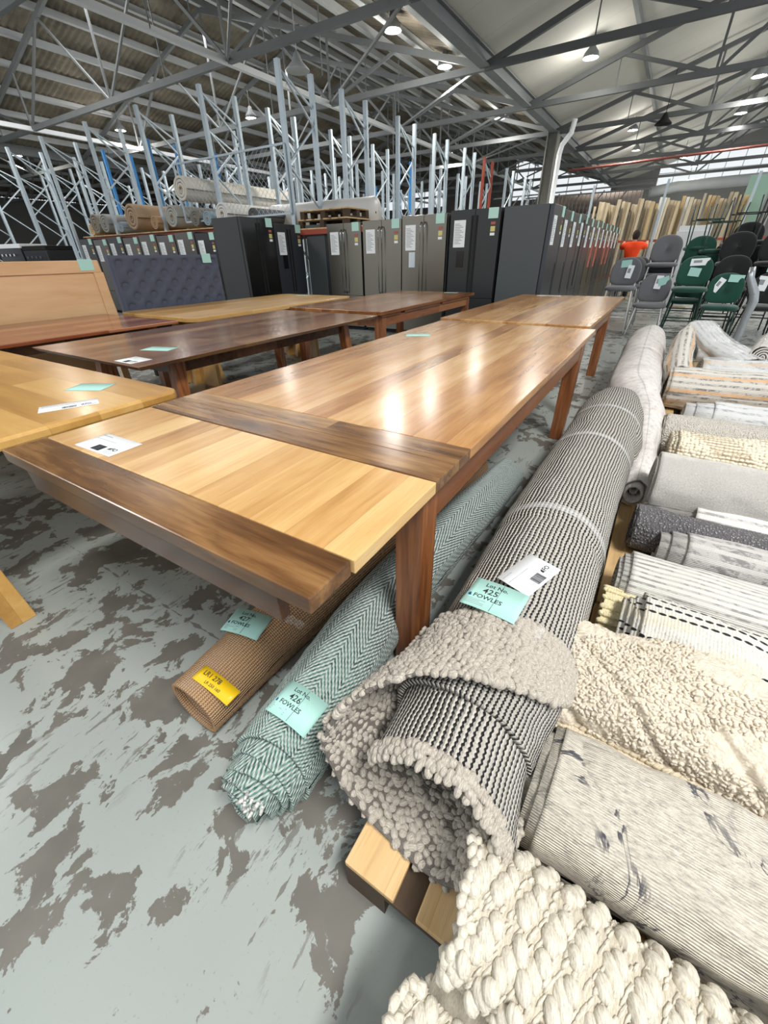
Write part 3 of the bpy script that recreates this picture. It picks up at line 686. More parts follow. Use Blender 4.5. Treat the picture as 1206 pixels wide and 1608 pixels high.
def chair(label, sh, fab, lm, group):
    t = thing('chair' if sh < .6 else 'bar_stool', label, 'chair' if sh < .6 else 'stool', (0, 0, 0), 0, group)
    so = [(.25*math.copysign(abs(math.cos(a))**.6, math.cos(a)), .23*math.copysign(abs(math.sin(a))**.6, math.sin(a))) for a in [2*math.pi*k/28 for k in range(28)]]
    puffy(so, lambda a, b, h: (a, b, sh-.035+h), .04).build('seat', fab, t, 0, True)
    bo = [(.235*math.copysign(abs(math.cos(a))**(.55 if math.sin(a) < 0 else .85), math.cos(a)), .21*math.copysign(abs(math.sin(a))**(.5 if math.sin(a) < 0 else .85), math.sin(a))) for a in [2*math.pi*k/30 for k in range(30)]]
    puffy(bo, lambda a, b, h: (a, .2+h-1.1*a*a+.18*(b+.2), sh+.215+b), .028).build('backrest', fab, t, 0, True)
    for sx in (-1, 1):
        MB().tube([(sx*.19, -.17, sh-.06), (sx*.24, -.25, 0)], .011, 8).build('leg', lm, t, 0, True)
        MB().tube([(sx*.2, .2, sh+.2), (sx*.19, .17, sh-.06), (sx*.23, .27, 0)], .011, 8).build('leg', lm, t, 0, True)
    if sh > .6: MB().tube([(-.21, -.21, .25), (.21, -.21, .25)], .01, 6).build('footrest', lm, t, 0, True); MB().tube([(-.21, .22, .25), (.21, .22, .25)], .01, 6).build('footrest', lm, t, 0, True)
    return t
gg, gr, gb = 'grey velvet chairs and stools', 'dark green velvet chairs and stools', 'black velvet chairs and stools'
def papers(t, sh, spec):
    for x, z, w, h, m_, a in spec:
        o = MB().box(-w/2, -.002, -h/2, w/2, .002, h/2).build('lot_tag' if m_ is M_mint else 'barcode_sheet', m_, t); o.location = (x, .2-.034-1.1*x*x*.6+.18*(z-sh-.015)-.006, z); o.rotation_euler = (-.17, a, 0)
        if m_ is M_paper: MB().box(-w*.35, -.003, -h*.1, w*.1, -.002, h*.25).build('print', M_gprint, o)
c = chair('grey velvet stool with white legs, leftmost, tagged, next to the tall fridges', .72, F_grey, M_wleg, gg); c.location = (-.7, 9.05, 0); papers(c, .72, [(-.02, 1.05, .16, .11, M_mint, -.1), (.06, .93, .1, .2, M_paper, .1)])
for i, (dy, lb) in enumerate(((.58, 'grey velvet stool directly behind the leftmost tagged stool'), (1.16, 'grey velvet stool third deep behind the leftmost tagged stool'))):
    o = dup(c, (-.66+.03*i, 9.05+dy, 0), 0, lb)
c2 = chair('grey velvet dining chair in front with white tube legs and two papers', .48, F_grey, M_wleg, gg); c2.location = (-.18, 8.92, 0); papers(c2, .48, [(.03, .78, .1, .2, M_paper, .05), (.1, .8, .16, .12, M_mint, -.35)])
c3 = chair('grey velvet stool raised on the stack behind the front grey chair', .72, F_grey, M_wleg, gg); c3.location = (-.2, 9.9, .33)
dup(c3, (-.2, 9.92, .16), 0, 'grey velvet stool in the middle of the grey stack'); dup(c3, (-.2, 9.94, 0), 0, 'grey velvet stool at the bottom of the grey stack')
c4 = chair('dark green velvet stool in front with white barcode sheet and mint card', .73, F_green, M_gleg, gr); c4.location = (.31, 8.95, 0); papers(c4, .73, [(.03, 1.07, .25, .1, M_paper, -.05), (.0, .93, .16, .12, M_mint, .1)])
c5 = chair('dark green velvet dining chair low at the right of the green stool', .5, F_green, M_gleg, gr); c5.location = (.78, 8.78, 0); papers(c5, .5, [(-.1, .76, .09, .2, M_paper, .45), (.1, .85, .19, .1, M_mint, .05)])
c6 = chair('dark green velvet stool on top of the green stack behind', .73, F_green, M_gleg, gr); c6.location = (.33, 10.5, .3)
dup(c6, (.33, 10.52, .0), 0, 'dark green velvet stool at the bottom of the green stack behind'); dup(c5, (.35, 9.7, .0), 0, 'dark green velvet chair hidden between the green stool and the green stack')
c7 = chair('black velvet stool upper left of the black stacks', .73, F_black, M_bleg, gb); c7.location = (.83, 9.85, .33)
for x, y, z, lb in ((.84, 9.87, .0, 'black velvet stool at the bottom of the left black stack'), (1.36, 9.85, .33, 'black velvet stool on top of the second black stack'), (1.36, 9.87, 0, 'black velvet stool at the bottom of the second black stack'),
                    (1.9, 9.85, .3, 'black velvet stool beyond the second black stack at the picture edge'), (1.0, 11.0, .5, 'black velvet stool on the far black stack'), (1.6, 11.0, .5, 'black velvet stool on the farthest right black stack'), (.8, 10.9, .2, 'black velvet stool low in the far black stack'),
                    (1.9, 9.87, 0, 'black velvet stool at the bottom of the edge stack')):
    dup(c7, (x, y, z), 0, lb)
c8 = chair('black velvet dining chair in front at the right edge with two papers', .5, F_black, M_bleg, gb); c8.location = (1.34, 8.95, 0); papers(c8, .5, [(-.1, .78, .14, .2, M_paper, .1), (-.04, .98, .14, .1, M_mint, 0)])
dup(c7, (.83, 9.3, 0), 0, 'black velvet stool between the green dining chair and the left black stack')
# upturned ones with legs in the air
for src, x, y, z, lb in ((c6, .3, 10.9, 1.95, 'upturned green stool with legs in the air over the green stack'), (c7, .85, 10.6, 2.0, 'upturned black stool with legs in the air, left one'), (c7, 1.25, 10.7, 2.02, 'upturned black stool with legs in the air, middle one'),
                       (c7, 1.7, 10.6, 2.0, 'upturned black stool with legs in the air, right one'), (c6, .55, 10.75, 1.9, 'second upturned green stool with legs in the air')):
    o = dup(src, (x, y, z), 0, lb); o.rotation_euler = (math.pi, 0, .1)
# ================================================================ person at the boards
def person():
    t = thing('person', 'person seen from behind in a bright orange shirt with both arms raised', 'person', (-1.12, 15.0, 0))
    J = {'pel': (0, 0, .95, .13, .1), 'wai': (0, .0, 1.08, .13, .1), 'che': (0, .02, 1.27, .16, .11), 'nek': (0, .02, 1.43, .055, .055), 'hd0': (0, .04, 1.5, .06, .07), 'hd1': (0, .05, 1.57, .075, .09), 'hd2': (0, .04, 1.65, .06, .07)}
    E_ = [('pel', 'wai'), ('wai', 'che'), ('che', 'nek'), ('nek', 'hd0'), ('hd0', 'hd1'), ('hd1', 'hd2')]
    for s, n in ((-1, 'l'), (1, 'r')):
        J['sh'+n] = (s*.17, .02, 1.38, .06, .06); J['el'+n] = (s*.33, .12, 1.32, .042, .042); J['wr'+n] = (s*.3, .36, 1.42, .028, .03); J['pa'+n] = (s*.29, .43, 1.45, .035, .02)
        E_ += [('che', 'sh'+n), ('sh'+n, 'el'+n), ('el'+n, 'wr'+n), ('wr'+n, 'pa'+n)]
        for k in range(4): J['f%d' % k+n] = (s*(.265+.018*k), .47, 1.47, .009, .009); J['g%d' % k+n] = (s*(.265+.018*k), .5, 1.455-.004*k, .008, .008); E_ += [('pa'+n, 'f%d' % k+n), ('f%d' % k+n, 'g%d' % k+n)]
        J['th'+n] = (s*.25, .42, 1.44, .01, .01); E_.append(('wr'+n, 'th'+n))
        J['hi'+n] = (s*.09, 0, .88, .09, .09); J['kn'+n] = (s*.11, .01, .48, .06, .06); J['an'+n] = (s*.12, -.01, .09, .04, .04); J['to'+n] = (s*.13, .13, .04, .035, .03)
        E_ += [('pel', 'hi'+n), ('hi'+n, 'kn'+n), ('kn'+n, 'an'+n), ('an'+n, 'to'+n)]
    def skin(name, keys, edges, mat, grow, root):
        me = bpy.data.meshes.new(name); idx = {k: i for i, k in enumerate(keys)}
        me.from_pydata([J[k][:3] for k in keys], [(idx[a], idx[b]) for a, b in edges if a in idx and b in idx], []); me.materials.append(mat)
        o = bpy.data.objects.new(name, me); COL.objects.link(o); o.parent = t
        md = o.modifiers.new('skin', 'SKIN'); md.use_smooth_shade = True
        for k, i in idx.items(): me.skin_vertices[0].data[i].radius = (J[k][3]+grow, J[k][4]+grow)
        me.skin_vertices[0].data[idx[root]].use_root = True
        sd = o.modifiers.new('sub', 'SUBSURF'); sd.levels = 1; sd.render_levels = 1; return o
    skin('body', list(J), E_, flat('skin', '#b98a6c', .6), 0, 'pel')
    skin('shirt', ['pel', 'wai', 'che', 'nek', 'shl', 'shr', 'ell', 'elr'], E_, flat('hi_vis_orange_cloth', '#ff4a12', .8), .042, 'pel')
    skin('trousers', ['pel', 'hil', 'hir', 'knl', 'knr', 'anl', 'anr'], E_, flat('dark_trouser_cloth', '#23262e', .9), .018, 'pel')
    MB().lathe([(.001, 1.73), (.05, 1.72), (.085, 1.67), (.095, 1.6), (.08, 1.54), (.06, 1.5)], 16, (0, .03, 0)).build('hair', flat('dark_hair', '#2b221d', .9), t, 0, True)
person()
# ================================================================ tall boards in the rack at the back
BC = ['#cdbd9f', '#bcae94', '#dccfb3', '#a99a81', '#cdb486', '#dbc59a']
bm = [flat('timber_board_%d' % i, c_, .75, var=.3, bs=6) for i, c_ in enumerate(BC)] + [flat('white_board', '#dedfdb', .6)]
x = -2.6; k = 0; bproto = {}
for i in range(50):
    w = .055+.03*((i*7) % 3)/2; wh = i in (22, 23, 31)
    mi = 6 if wh else (i*5 + i//3) % 6 if x > -1.1 else (i*5) % 4
    h = 2.42+.16*((i*13) % 7)/7
    o = MB().box(0, 0, 0, w, .14, h).build('timber_board', bm[mi], None, .003); o.location = (x, 16.6+.12*((i*3) % 4), 0); o.rotation_euler = (-.05, .012*(((i*11) % 5)-2)/2, 0)
    if wh: tag(o, 'white board, %s among the tall upright timber boards' % {22: 'left one of the adjacent pair', 23: 'right one of the adjacent pair', 31: 'the single one farther right'}[i], 'board', 'tall boards stored upright at the back')
    else: tag(o, 'beige timber board standing upright in the packed rack behind the orange shirt', 'board', 'tall boards stored upright at the back')
    x += w+.006
    if i in (14, 36, 45): x += .05
for i, (x, c_, w, z, lb) in enumerate(((1.05, '#86a596', .5, 2.9, 'dull green panel standing high at the right above the black stools'), (1.35, '#8b8b88', .25, 2.75, 'grey panel leaning right of the green panel'), (1.68, '#a7a7a3', .12, 2.75, 'pale grey panel leaning beyond the grey one'), (1.9, '#6b6a68', .4, 2.7, 'dark grey panel leaning at the right edge'), (2.4, '#b5b5b0', .12, 2.75, 'light strip panel at the right picture edge'))):
    o = MB().box(0, 0, 0, w, .04, z).build('leaning_panel', flat('panel_paint_%d' % i, c_, .6), None, .003); o.location = (x, 17.0+.1*i, 0); o.rotation_euler = (-.03, .02, 0); tag(o, lb, 'panel')
t = thing('board_rack', 'steel rack with orange beams holding the tall boards', 'rack', (-2.7, 16.4, 0))
for x in (0, 1.9, 3.9, 5.6): box('post', M_metal, t, (x, -.1, 0, x+.06, -.04, 2.9))
for z in (.55, 1.45): box('beam', M_orange_steel, t, (0, -.04, z, 5.6, 0, z+.06))
mb = MB(); [mb.box(.06+k*.11, -.03, .05, .07+k*.11, -.02, 1.4) for k in range(22)]; mb.build('bars', M_metal, t)
t = thing('foam_bundle', 'bundle of white foam sheets in plastic behind the chair stacks', 'foam', (-.15, 13.6, 0), .1)
for k in range(5): box('sheet', flat('white_foam_%d' % k, '#dadcdc', .7), t, (.03*k, .02+.09*k, .02, .62+.02*((k*3) % 4), .09+.09*k, 1.62+.05*((k*2) % 3)), .01)
MB().box(-.01, 0, .0, .68, .5, .02).build('base', M_pallet, t)
# dark mezzanine behind the side row of fridges
t = thing('storage_platform', 'dark steel storage platform with railings beyond the side row of fridges', 'platform', (-6.6, 23, 0))
box('deck', M_trussd, t, (0, 0, 2.5, 5.0, 4, 2.62)); 
for x in (0, 1.6, 3.2, 4.85): box('post', M_trussd, t, (x, 0, 0, x+.12, .12, 2.5))
mb = MB(); [mb.box(k*.16, 0, 2.62, k*.16+.02, .02, 3.3) for k in range(32)]; mb.box(0, -.01, 3.3, 5, .04, 3.35); mb.build('railing', M_trussd, t)
MB().tube([(.3, 1.2, 3.0), (4.6, 1.4, 3.0)], .42, 20).build('wrapped_bale', flat('brown_wrapped_stock', '#6b5f57', .8, bump=.6, bs=6), t, 0, True)
mb = MB(); [mb.bar((-1.2+.9*k, .1, 2.3-.03*k), (-1.2+.9*k+.85, .1, 3.4), .04, .04) for k in range(6)]; mb.bar((-1.5, 0, 3.4), (5.0, 0, 3.5), .05, .05); mb.build('brace', M_trussd, t)
t = thing('air_duct', 'pale round air duct running under the right bay glazing', 'duct', (-2.6, 36, 0)); MB().tube([(0, 0, 4.3), (1.5, 0, 4.5), (9, 0, 4.6)], .28, 14).build('duct', M_purlin, t, 0, True)
# plastic wrapped bent pole
t = thing('bent_pole', 'plastic wrapped bent silver pole standing behind the rug pallets', 'pole', (1.06, 8.0, 0))
MB().tube([(0, 0, .0), (0, 0, .2), (.0, 0, .45), (.01, 0, .62), (-.02, .0, .72), (-.13, 0, .9), (-.15, 0, 1.03)], [.05, .05, .05, .055, .055, .045, .035], 10).build('pole', flat('crumpled_silver_wrap', '#a9adb1', .25, .6, bump=.9, bs=30), t, 0, True)
MB().box(-.16, -.12, 0, .16, .12, .02).build('foot', M_metal, t, .004)

# ================================================================ pallets
pallet('pine pallet under the striped and pebbled rug, nearest, with one bare corner', (-.255, .215, 0), 1.16, 1.1, 7)
pallet('pine pallet second from the camera under the rug rolls', (-.25, 1.33, 0), 1.16, 1.1, 7)
pallet('pine pallet third from the camera under the beige and grey rolls', (-.2, 2.46, 0), 1.16, 1.1, 7)
pallet('pine pallet farthest from the camera under the striped roll', (-.15, 3.6, 0), 1.16, 1.2, 7)
pallet('pine pallet at the far end under the pale patterned rug', (-.1, 4.9, 0), 1.16, 1.2, 7)

# ================================================================ rug tools
def vnoise(u, v, sc, seed=0):
    r = np.random.RandomState(seed); T = r.rand(256, 256); a = u*sc; b = v*sc; i = np.floor(a).astype(int); j = np.floor(b).astype(int)
    f = a-i; g_ = b-j; f = f*f*(3-2*f); g_ = g_*g_*(3-2*g_); i &= 255; j &= 255; i1 = (i+1) & 255; j1 = (j+1) & 255
    return (T[i, j]*(1-f)*(1-g_)+T[i1, j]*f*(1-g_)+T[i, j1]*(1-f)*g_+T[i1, j1]*f*g_)-.5
def catmull(P, n):
    P = np.array(P, float); 
    if len(P) == 2: return P[0]+(P[1]-P[0])*np.linspace(0, 1, n)[:, None]
    Q = np.vstack([2*P[0]-P[1], P, 2*P[-1]-P[-2]]); t = np.linspace(0, len(P)-1-1e-9, n); i = t.astype(int); f = (t-i)[:, None]
    a, b, c, d = Q[i], Q[i+1], Q[i+2], Q[i+3]
    return .5*((2*b)+(-a+c)*f+(2*a-5*b+4*c-d)*f**2+(-a+3*b-3*c+d)*f**3)
def shell(path, thick=.01, ang=(0, 360), nsec=72, nv=60, n=2.0, disp=None, yf=None, lip=True):
    """rows of (x, y, z, half width, half height); a thick sheet curled round the path. yf(angle array) trims both ends in path parameter"""
    closed = ang[1]-ang[0] >= 359.9
    th = np.radians(np.linspace(ang[0], ang[1], nsec)); P = catmull(path, 200); tt = np.linspace(0, 1, 200)
    lo, hi = (yf(np.degrees(th)) if yf else (np.zeros(nsec), np.ones(nsec)))
    sv = np.linspace(0, 1, nv); TT = lo[:, None]+(hi-lo)[:, None]*sv[None, :]
    C = [np.interp(TT, tt, P[:, k]) for k in range(5)]
    dx = np.gradient(P[:, 0]); dy = np.gradient(P[:, 1]); L = np.hypot(dx, dy); dx /= L; dy /= L
    DX, DY = np.interp(TT, tt, dx), np.interp(TT, tt, dy); SX, SY = DY, -DX       # side vector
    ca, sa = np.cos(th), np.sin(th); e = 2.0/n
    cc = np.sign(ca)*np.abs(ca)**e; ss = np.sign(sa)*np.abs(sa)**e
    r0 = P[:, 3].mean(); arc = np.concatenate([[0], np.cumsum(np.hypot(np.diff(cc*P[:, 3].mean()), np.diff(ss*P[:, 4].mean())))])
    length = np.sum(np.hypot(np.diff(P[:, 0]), np.diff(P[:, 1])))
    U = np.repeat(arc[:, None], nv, 1); Vv = TT*length
    def surf(off):
        a = (C[3]+off)*cc[:, None]; b = (C[4]+off)*ss[:, None]
        return np.stack([C[0]+SX*a, C[1]+SY*a, C[2]+b], -1)
    d = disp(U, Vv, np.degrees(th)[:, None]) if disp is not None else 0
    O = surf(d); I = surf(d-thick)
    V = np.concatenate([O.reshape(-1, 3), I.reshape(-1, 3)]); N = nsec*nv
    uv = np.stack([U, Vv], -1).reshape(-1, 2); UV = np.concatenate([uv, uv])
    F1 = grid_faces(nsec, nv); F2 = grid_faces(nsec, nv, N)[:, ::-1]
    i = np.arange(nsec-1); e1 = np.stack([i*nv, N+i*nv, N+(i+1)*nv, (i+1)*nv], -1); e2 = np.stack([i*nv+nv-1, (i+1)*nv+nv-1, N+(i+1)*nv+nv-1, N+i*nv+nv-1], -1)
    parts = [F1[:, ::-1], F2[:, ::-1], e1[:, ::-1], e2[:, ::-1]]
    if not closed:
        j = np.arange(nv-1); parts += [np.stack([j, j+1, N+j+1, N+j], -1), np.stack([(nsec-1)*nv+j, N+(nsec-1)*nv+j, N+(nsec-1)*nv+j+1, (nsec-1)*nv+j+1], -1)]
    return V, np.concatenate(parts), UV, O
def join(shells):
    V = []; Fq = []; UV = []; k = 0
    for s in shells: V.append(s[0]); Fq.append(s[1]+k); UV.append(s[2]); k += len(s[0])
    return np.concatenate(V), np.concatenate(Fq), np.concatenate(UV)
def rug_obj(name, shells, mat, parent=None):
    V, Fq, UV = join(shells); return link(name, fast_mesh(name, V, Fq, UV), mat, parent, 0, True)
import bmesh
def ico(sub):
    b = bmesh.new(); bmesh.ops.create_icosphere(b, subdivisions=sub, radius=1.0); V = np.array([v.co[:] for v in b.verts]); Fq = np.array([[v.index for v in f.verts] for f in b.faces]); b.free(); return V, Fq
ICO1, ICO2 = ico(1), ico(2)
def lumps(name, P, A, B, Nn, sz, mat, parent=None, lod=ICO2, jit=.15, seed=3):
    """one mesh of yarn lumps: centres P, frame vectors A (long), B, Nn, sizes sz (n,3)"""
    r = np.random.RandomState(seed); V0, F0 = lod; n = len(P); s = sz*(1+jit*(r.rand(n, 3)-.5)*2)
    V = P[:, None, :]+V0[None, :, 0:1]*s[:, None, 0:1]*A[:, None]+V0[None, :, 1:2]*s[:, None, 1:2]*B[:, None]+V0[None, :, 2:3]*s[:, None, 2:3]*Nn[:, None]
    V = V.reshape(-1, 3); Fq = (F0[None]+(np.arange(n)*len(V0))[:, None, None]).reshape(-1, 3)
    rr = r.rand(n)*7; UV = np.stack([V0[None, :, 0]*sz[:, None, 0]+rr[:, None], V0[None, :, 1]*sz[:, None, 1]+rr[:, None]*1.7], -1).reshape(-1, 2)
    return link(name, fast_mesh(name, V, Fq, UV), mat, parent, 0, True)
def nrm(a): return a/np.maximum(np.linalg.norm(a, axis=-1, keepdims=True), 1e-9)
def sample_grid(O, pu, pv, stagger=True, jit=.25, seed=1, rot=0.0):
    """spread points over surface grid O (nsec, nv, 3) at about pu, pv spacing; returns P, A (along v), B (along u), N"""
    r = np.random.RandomState(seed); nu, nv = O.shape[:2]
    lu = np.linalg.norm(np.diff(O[:, nv//2], axis=0), axis=1).sum(); lv = np.linalg.norm(np.diff(O, axis=1), axis=2).sum(1).mean()
    a = int(max(2, lu/pu)); b = int(max(2, lv/pv)); I, J = np.meshgrid(np.arange(a)+.5, np.arange(b)+.5, indexing='ij')
    J = J+(.5*(I.astype(int) % 2) if stagger else 0)+jit*(r.rand(a, b)-.5); I = I+jit*(r.rand(a, b)-.5)
    fi = np.clip(I/a*(nu-1), 0, nu-1.001); fj = np.clip(J/b*(nv-1), 0, nv-1.001)
    cu = np.concatenate([[0], np.cumsum(np.linalg.norm(np.diff(O[:, nv//2], axis=0), axis=1))]); fi = np.interp(I/a*cu[-1], cu, np.arange(nu)); fi = np.clip(fi, 0, nu-1.001)
    i = fi.astype(int); j = fj.astype(int); f = (fi-i)[..., None]; g_ = (fj-j)[..., None]
    p00, p10, p01, p11 = O[i, j], O[i+1, j], O[i, j+1], O[i+1, j+1]
    P = p00*(1-f)*(1-g_)+p10*f*(1-g_)+p01*(1-f)*g_+p11*f*g_
    A = nrm((p01-p00)*(1-f)+(p11-p10)*f); B = nrm((p10-p00)*(1-g_)+(p11-p01)*g_); Nn = nrm(np.cross(B, A)); B = nrm(np.cross(A, Nn))
    if rot: A, B = nrm(A*math.cos(rot)+B*math.sin(rot)), nrm(-A*math.sin(rot)+B*math.cos(rot))
    return P.reshape(-1, 3), A.reshape(-1, 3), B.reshape(-1, 3), Nn.reshape(-1, 3)
def rugmat(name, fn, rough=.95):
    g = G(name, rough, spec=.15); g.b.inputs['Sheen Weight'].default_value = .12; u, v, w = g.sep(g.uv()); fn(g, u, v); return g.mat
def yarn(g, u, v, sc=900): return g.noise(g.comb(u, v), sc, 3, .7)
def m_striperib(g, u, v):
    pu = .0135; wob = g.m('MULTIPLY', g.m('SUBTRACT', g.noise(g.comb(u, v), 14, 3), .5), .012)
    uu = g.m('DIVIDE', g.m('ADD', u, wob), pu); row = g.m('FLOOR', uu); fr = g.m('ABSOLUTE', g.m('SUBTRACT', g.m('FRACT', uu), .5))
    ph = g.m('ADD', g.m('DIVIDE', v, .0125/6.2832), g.m('MULTIPLY', g.white(g.comb(row, 0., 0.)), 6.28)); wv = g.m('SINE', ph)
    dd = g.m('ADD', fr, g.m('MULTIPLY', wv, .085)); dd = g.m('ADD', dd, g.m('MULTIPLY', g.m('SUBTRACT', yarn(g, u, v, 260), .5), .12)); msk = g.step(dd, .27, .35)
    cr = g.mix(g.noise(g.comb(u, v), 120, 3, .7), '#9c958c', '#d9d4ca'); g.set('Base Color', g.mix(msk, cr, '#1c1b1d'))
    g.bump(g.m('ADD', g.m('SUBTRACT', .5, fr), g.m('MULTIPLY', wv, -.12)), 1.0, .012)
def m_chevron(g, u, v):
    P_, s_ = .108, .023; tri = g.m('ABSOLUTE', g.m('SUBTRACT', g.m('FRACT', g.m('DIVIDE', u, P_)), .5))
    w_ = g.m('ADD', g.m('ADD', v, g.m('MULTIPLY', tri, P_*2.1)), g.m('MULTIPLY', g.m('SUBTRACT', g.noise(g.comb(u, v), 9, 2), .5), .02)); f = g.m('DIVIDE', w_, s_)
    fr = g.m('FRACT', f); band = g.m('ABSOLUTE', g.m('SUBTRACT', fr, .5)); loop = g.m('SINE', g.m('MULTIPLY', u, 6.2832/.0075)); dd = g.m('ADD', band, g.m('MULTIPLY', loop, .05))
    msk = g.step(dd, .2, .28)
    tone = g.noise(g.comb(g.m('MULTIPLY', u, 3.0), g.m('ADD', v, 0.)), 22, 4, .7); near = g.m('SUBTRACT', 1.0, g.step(v, .25, .75))
    deep = g.ramp(tone, [(.36, '#2a3f40'), (.47, '#4a6b65'), (.56, '#6f9187'), (.68, '#7b8b8c')]); far = g.ramp(tone, [(.35, '#3d494b'), (.6, '#5f7475')])
    dk = g.mix(near, far, deep); lt = g.mix(g.noise(g.comb(u, v), 160, 3, .7), '#9fa9a4', '#c9cec6')
    g.set('Base Color', g.mix(msk, lt, dk)); g.bump(g.m('ADD', g.m('MULTIPLY', g.m('SUBTRACT', .5, band), 1.0), g.m('MULTIPLY', loop, .2)), .9, .006)
def m_jute(g, u, v):
    a = g.m('FRACT', g.m('DIVIDE', u, .0105)); fr = g.m('ABSOLUTE', g.m('SUBTRACT', a, .5)); lp_ = g.m('SINE', g.m('DIVIDE', v, .009/6.2832))
    dd = g.m('ADD', fr, g.m('MULTIPLY', lp_, .1)); n = g.noise(g.comb(u, v), 150, 4, .7)
    rib = g.mix(n, '#ad8055', '#cfa477'); hi = g.step(g.m('ADD', g.m('MULTIPLY', lp_, .5), g.m('SUBTRACT', .5, fr)), .55, .8)
    c_ = g.mix(g.m('MULTIPLY', hi, .55), rib, '#ecd9bd'); g.set('Base Color', g.mix(g.step(dd, .36, .5), c_, '#5c3f27')); g.bump(g.m('ADD', g.m('SUBTRACT', .5, fr), g.m('MULTIPLY', lp_, .15)), 1.0, .009)
def m_lump(c0, c1, c2, wav=1.0, sc=330):
    def f(g, u, v):
        s = g.m('SINE', g.m('ADD', g.m('MULTIPLY', v, sc*2.4), g.m('MULTIPLY', g.noise(g.comb(u, v), 60, 2), 9.0))); n = g.noise(g.comb(g.m('MULTIPLY', u, .2), v), sc*2, 4, .7)
        g.set('Base Color', g.ramp(n, [(.3, c0), (.5, c1), (.7, c2)])); g.bump(g.m('ADD', g.m('MULTIPLY', s, wav*.5), n), .45, .003)
    return f
def m_stripes(base, base2, dark, pitch=.034, frac=.3, blot=.5, seed=0.0, warm=None):
    def f(g, u, v):
        a = g.m('FRACT', g.m('DIVIDE', g.m('ADD', u, seed), pitch)); fr = g.m('ABSOLUTE', g.m('SUBTRACT', a, .5)); n = g.noise(g.comb(g.m('MULTIPLY', u, 1.0), g.m('MULTIPLY', v, .5)), 80, 5, .75)
        n2 = g.noise(g.comb(g.m('ADD', u, seed+3), g.m('MULTIPLY', v, .6)), 18, 3, .6); bl = g.step(g.m('ADD', g.m('MULTIPLY', n, .6), g.m('MULTIPLY', n2, .5)), .52, .62)
        band = g.step(fr, .5-frac-.04, .5-frac+.04); msk = g.m('MULTIPLY', band, g.m('ADD', g.m('MULTIPLY', bl, blot), 1-blot))
        c_ = g.mix(n, base, base2); c_ = g.mix(g.m('MULTIPLY', msk, .8), c_, dark)
        if warm:
            sel = g.step(g.white(g.comb(g.m('FLOOR', g.m('DIVIDE', g.m('ADD', u, seed), pitch)), 1.0, 2.0)), .6, .62); c_ = g.mix(g.m('MULTIPLY', g.m('MULTIPLY', sel, g.m('SUBTRACT', 1.0, band)), g.m('MULTIPLY', n2, 1.2)), c_, warm)
        g.set('Base Color', c_); rb = g.m('SINE', g.m('DIVIDE', u, .006/6.2832)); g.bump(g.m('ADD', g.m('MULTIPLY', rb, .3), g.m('MULTIPLY', n, 1.2)), .55, .004)
    return f
def m_shag(c0, c1, rib='#cfc3b2', carve=True):
    def f(g, u, v):
        n = g.noise(g.comb(u, v), 130, 5, .8, .6); l = g.vor(g.comb(u, v), 150); big = g.noise(g.comb(u, g.m('MULTIPLY', v, .8)), 6.5, 2, .5, 1.2)
        c_ = g.ramp(n, [(.3, c0), (.7, c1)]); flatz = g.step(big, .53, .57) if carve else None; rb = g.m('SINE', g.m('DIVIDE', u, .007/6.2832))
        if carve:
            c_ = g.mix(flatz, c_, g.mix(g.m('ADD', g.m('MULTIPLY', rb, .4), .5), '#b8ab98', rib)); h = g.mix(flatz, g.m('ADD', n, g.m('MULTIPLY', l, -.8)), g.m('MULTIPLY', rb, .12))
        else: h = g.m('ADD', n, g.m('MULTIPLY', l, -.8))
        g.set('Base Color', c_); g.bump(h, .55, .009)
    return f
def m_marble(g, u, v):
    rb = g.m('SINE', g.m('ADD', g.m('DIVIDE', u, .005/6.2832), g.m('MULTIPLY', g.noise(g.comb(u, v), 20, 2), 4.0))); n = g.noise(g.comb(g.m('MULTIPLY', u, 1.0), g.m('MULTIPLY', v, .25)), 170, 4, .75)
    vein = g.m('ABSOLUTE', g.m('SUBTRACT', g.noise(g.comb(u, v), 5.5, 5, .62, .9), .5)); vn = g.m('SUBTRACT', 1.0, g.step(vein, .004, .02)); gate = g.step(g.noise(g.comb(u, v), 7, 2), .46, .58)
    c_ = g.ramp(n, [(.3, '#8f8b87'), (.5, '#c4bdaf'), (.7, '#dad2c3')]); thin = g.step(g.noise(g.comb(g.m('MULTIPLY', u, 1.6), g.m('MULTIPLY', v, .22)), 150, 3, .7), .6, .72)
    c_ = g.mix(g.m('MULTIPLY', thin, .55), c_, '#6c7185'); g.set('Base Color', g.mix(g.m('MULTIPLY', vn, g.m('MULTIPLY', gate, .9)), c_, '#2f3140')); g.bump(g.m('ADD', g.m('MULTIPLY', rb, .35), n), .7, .005)
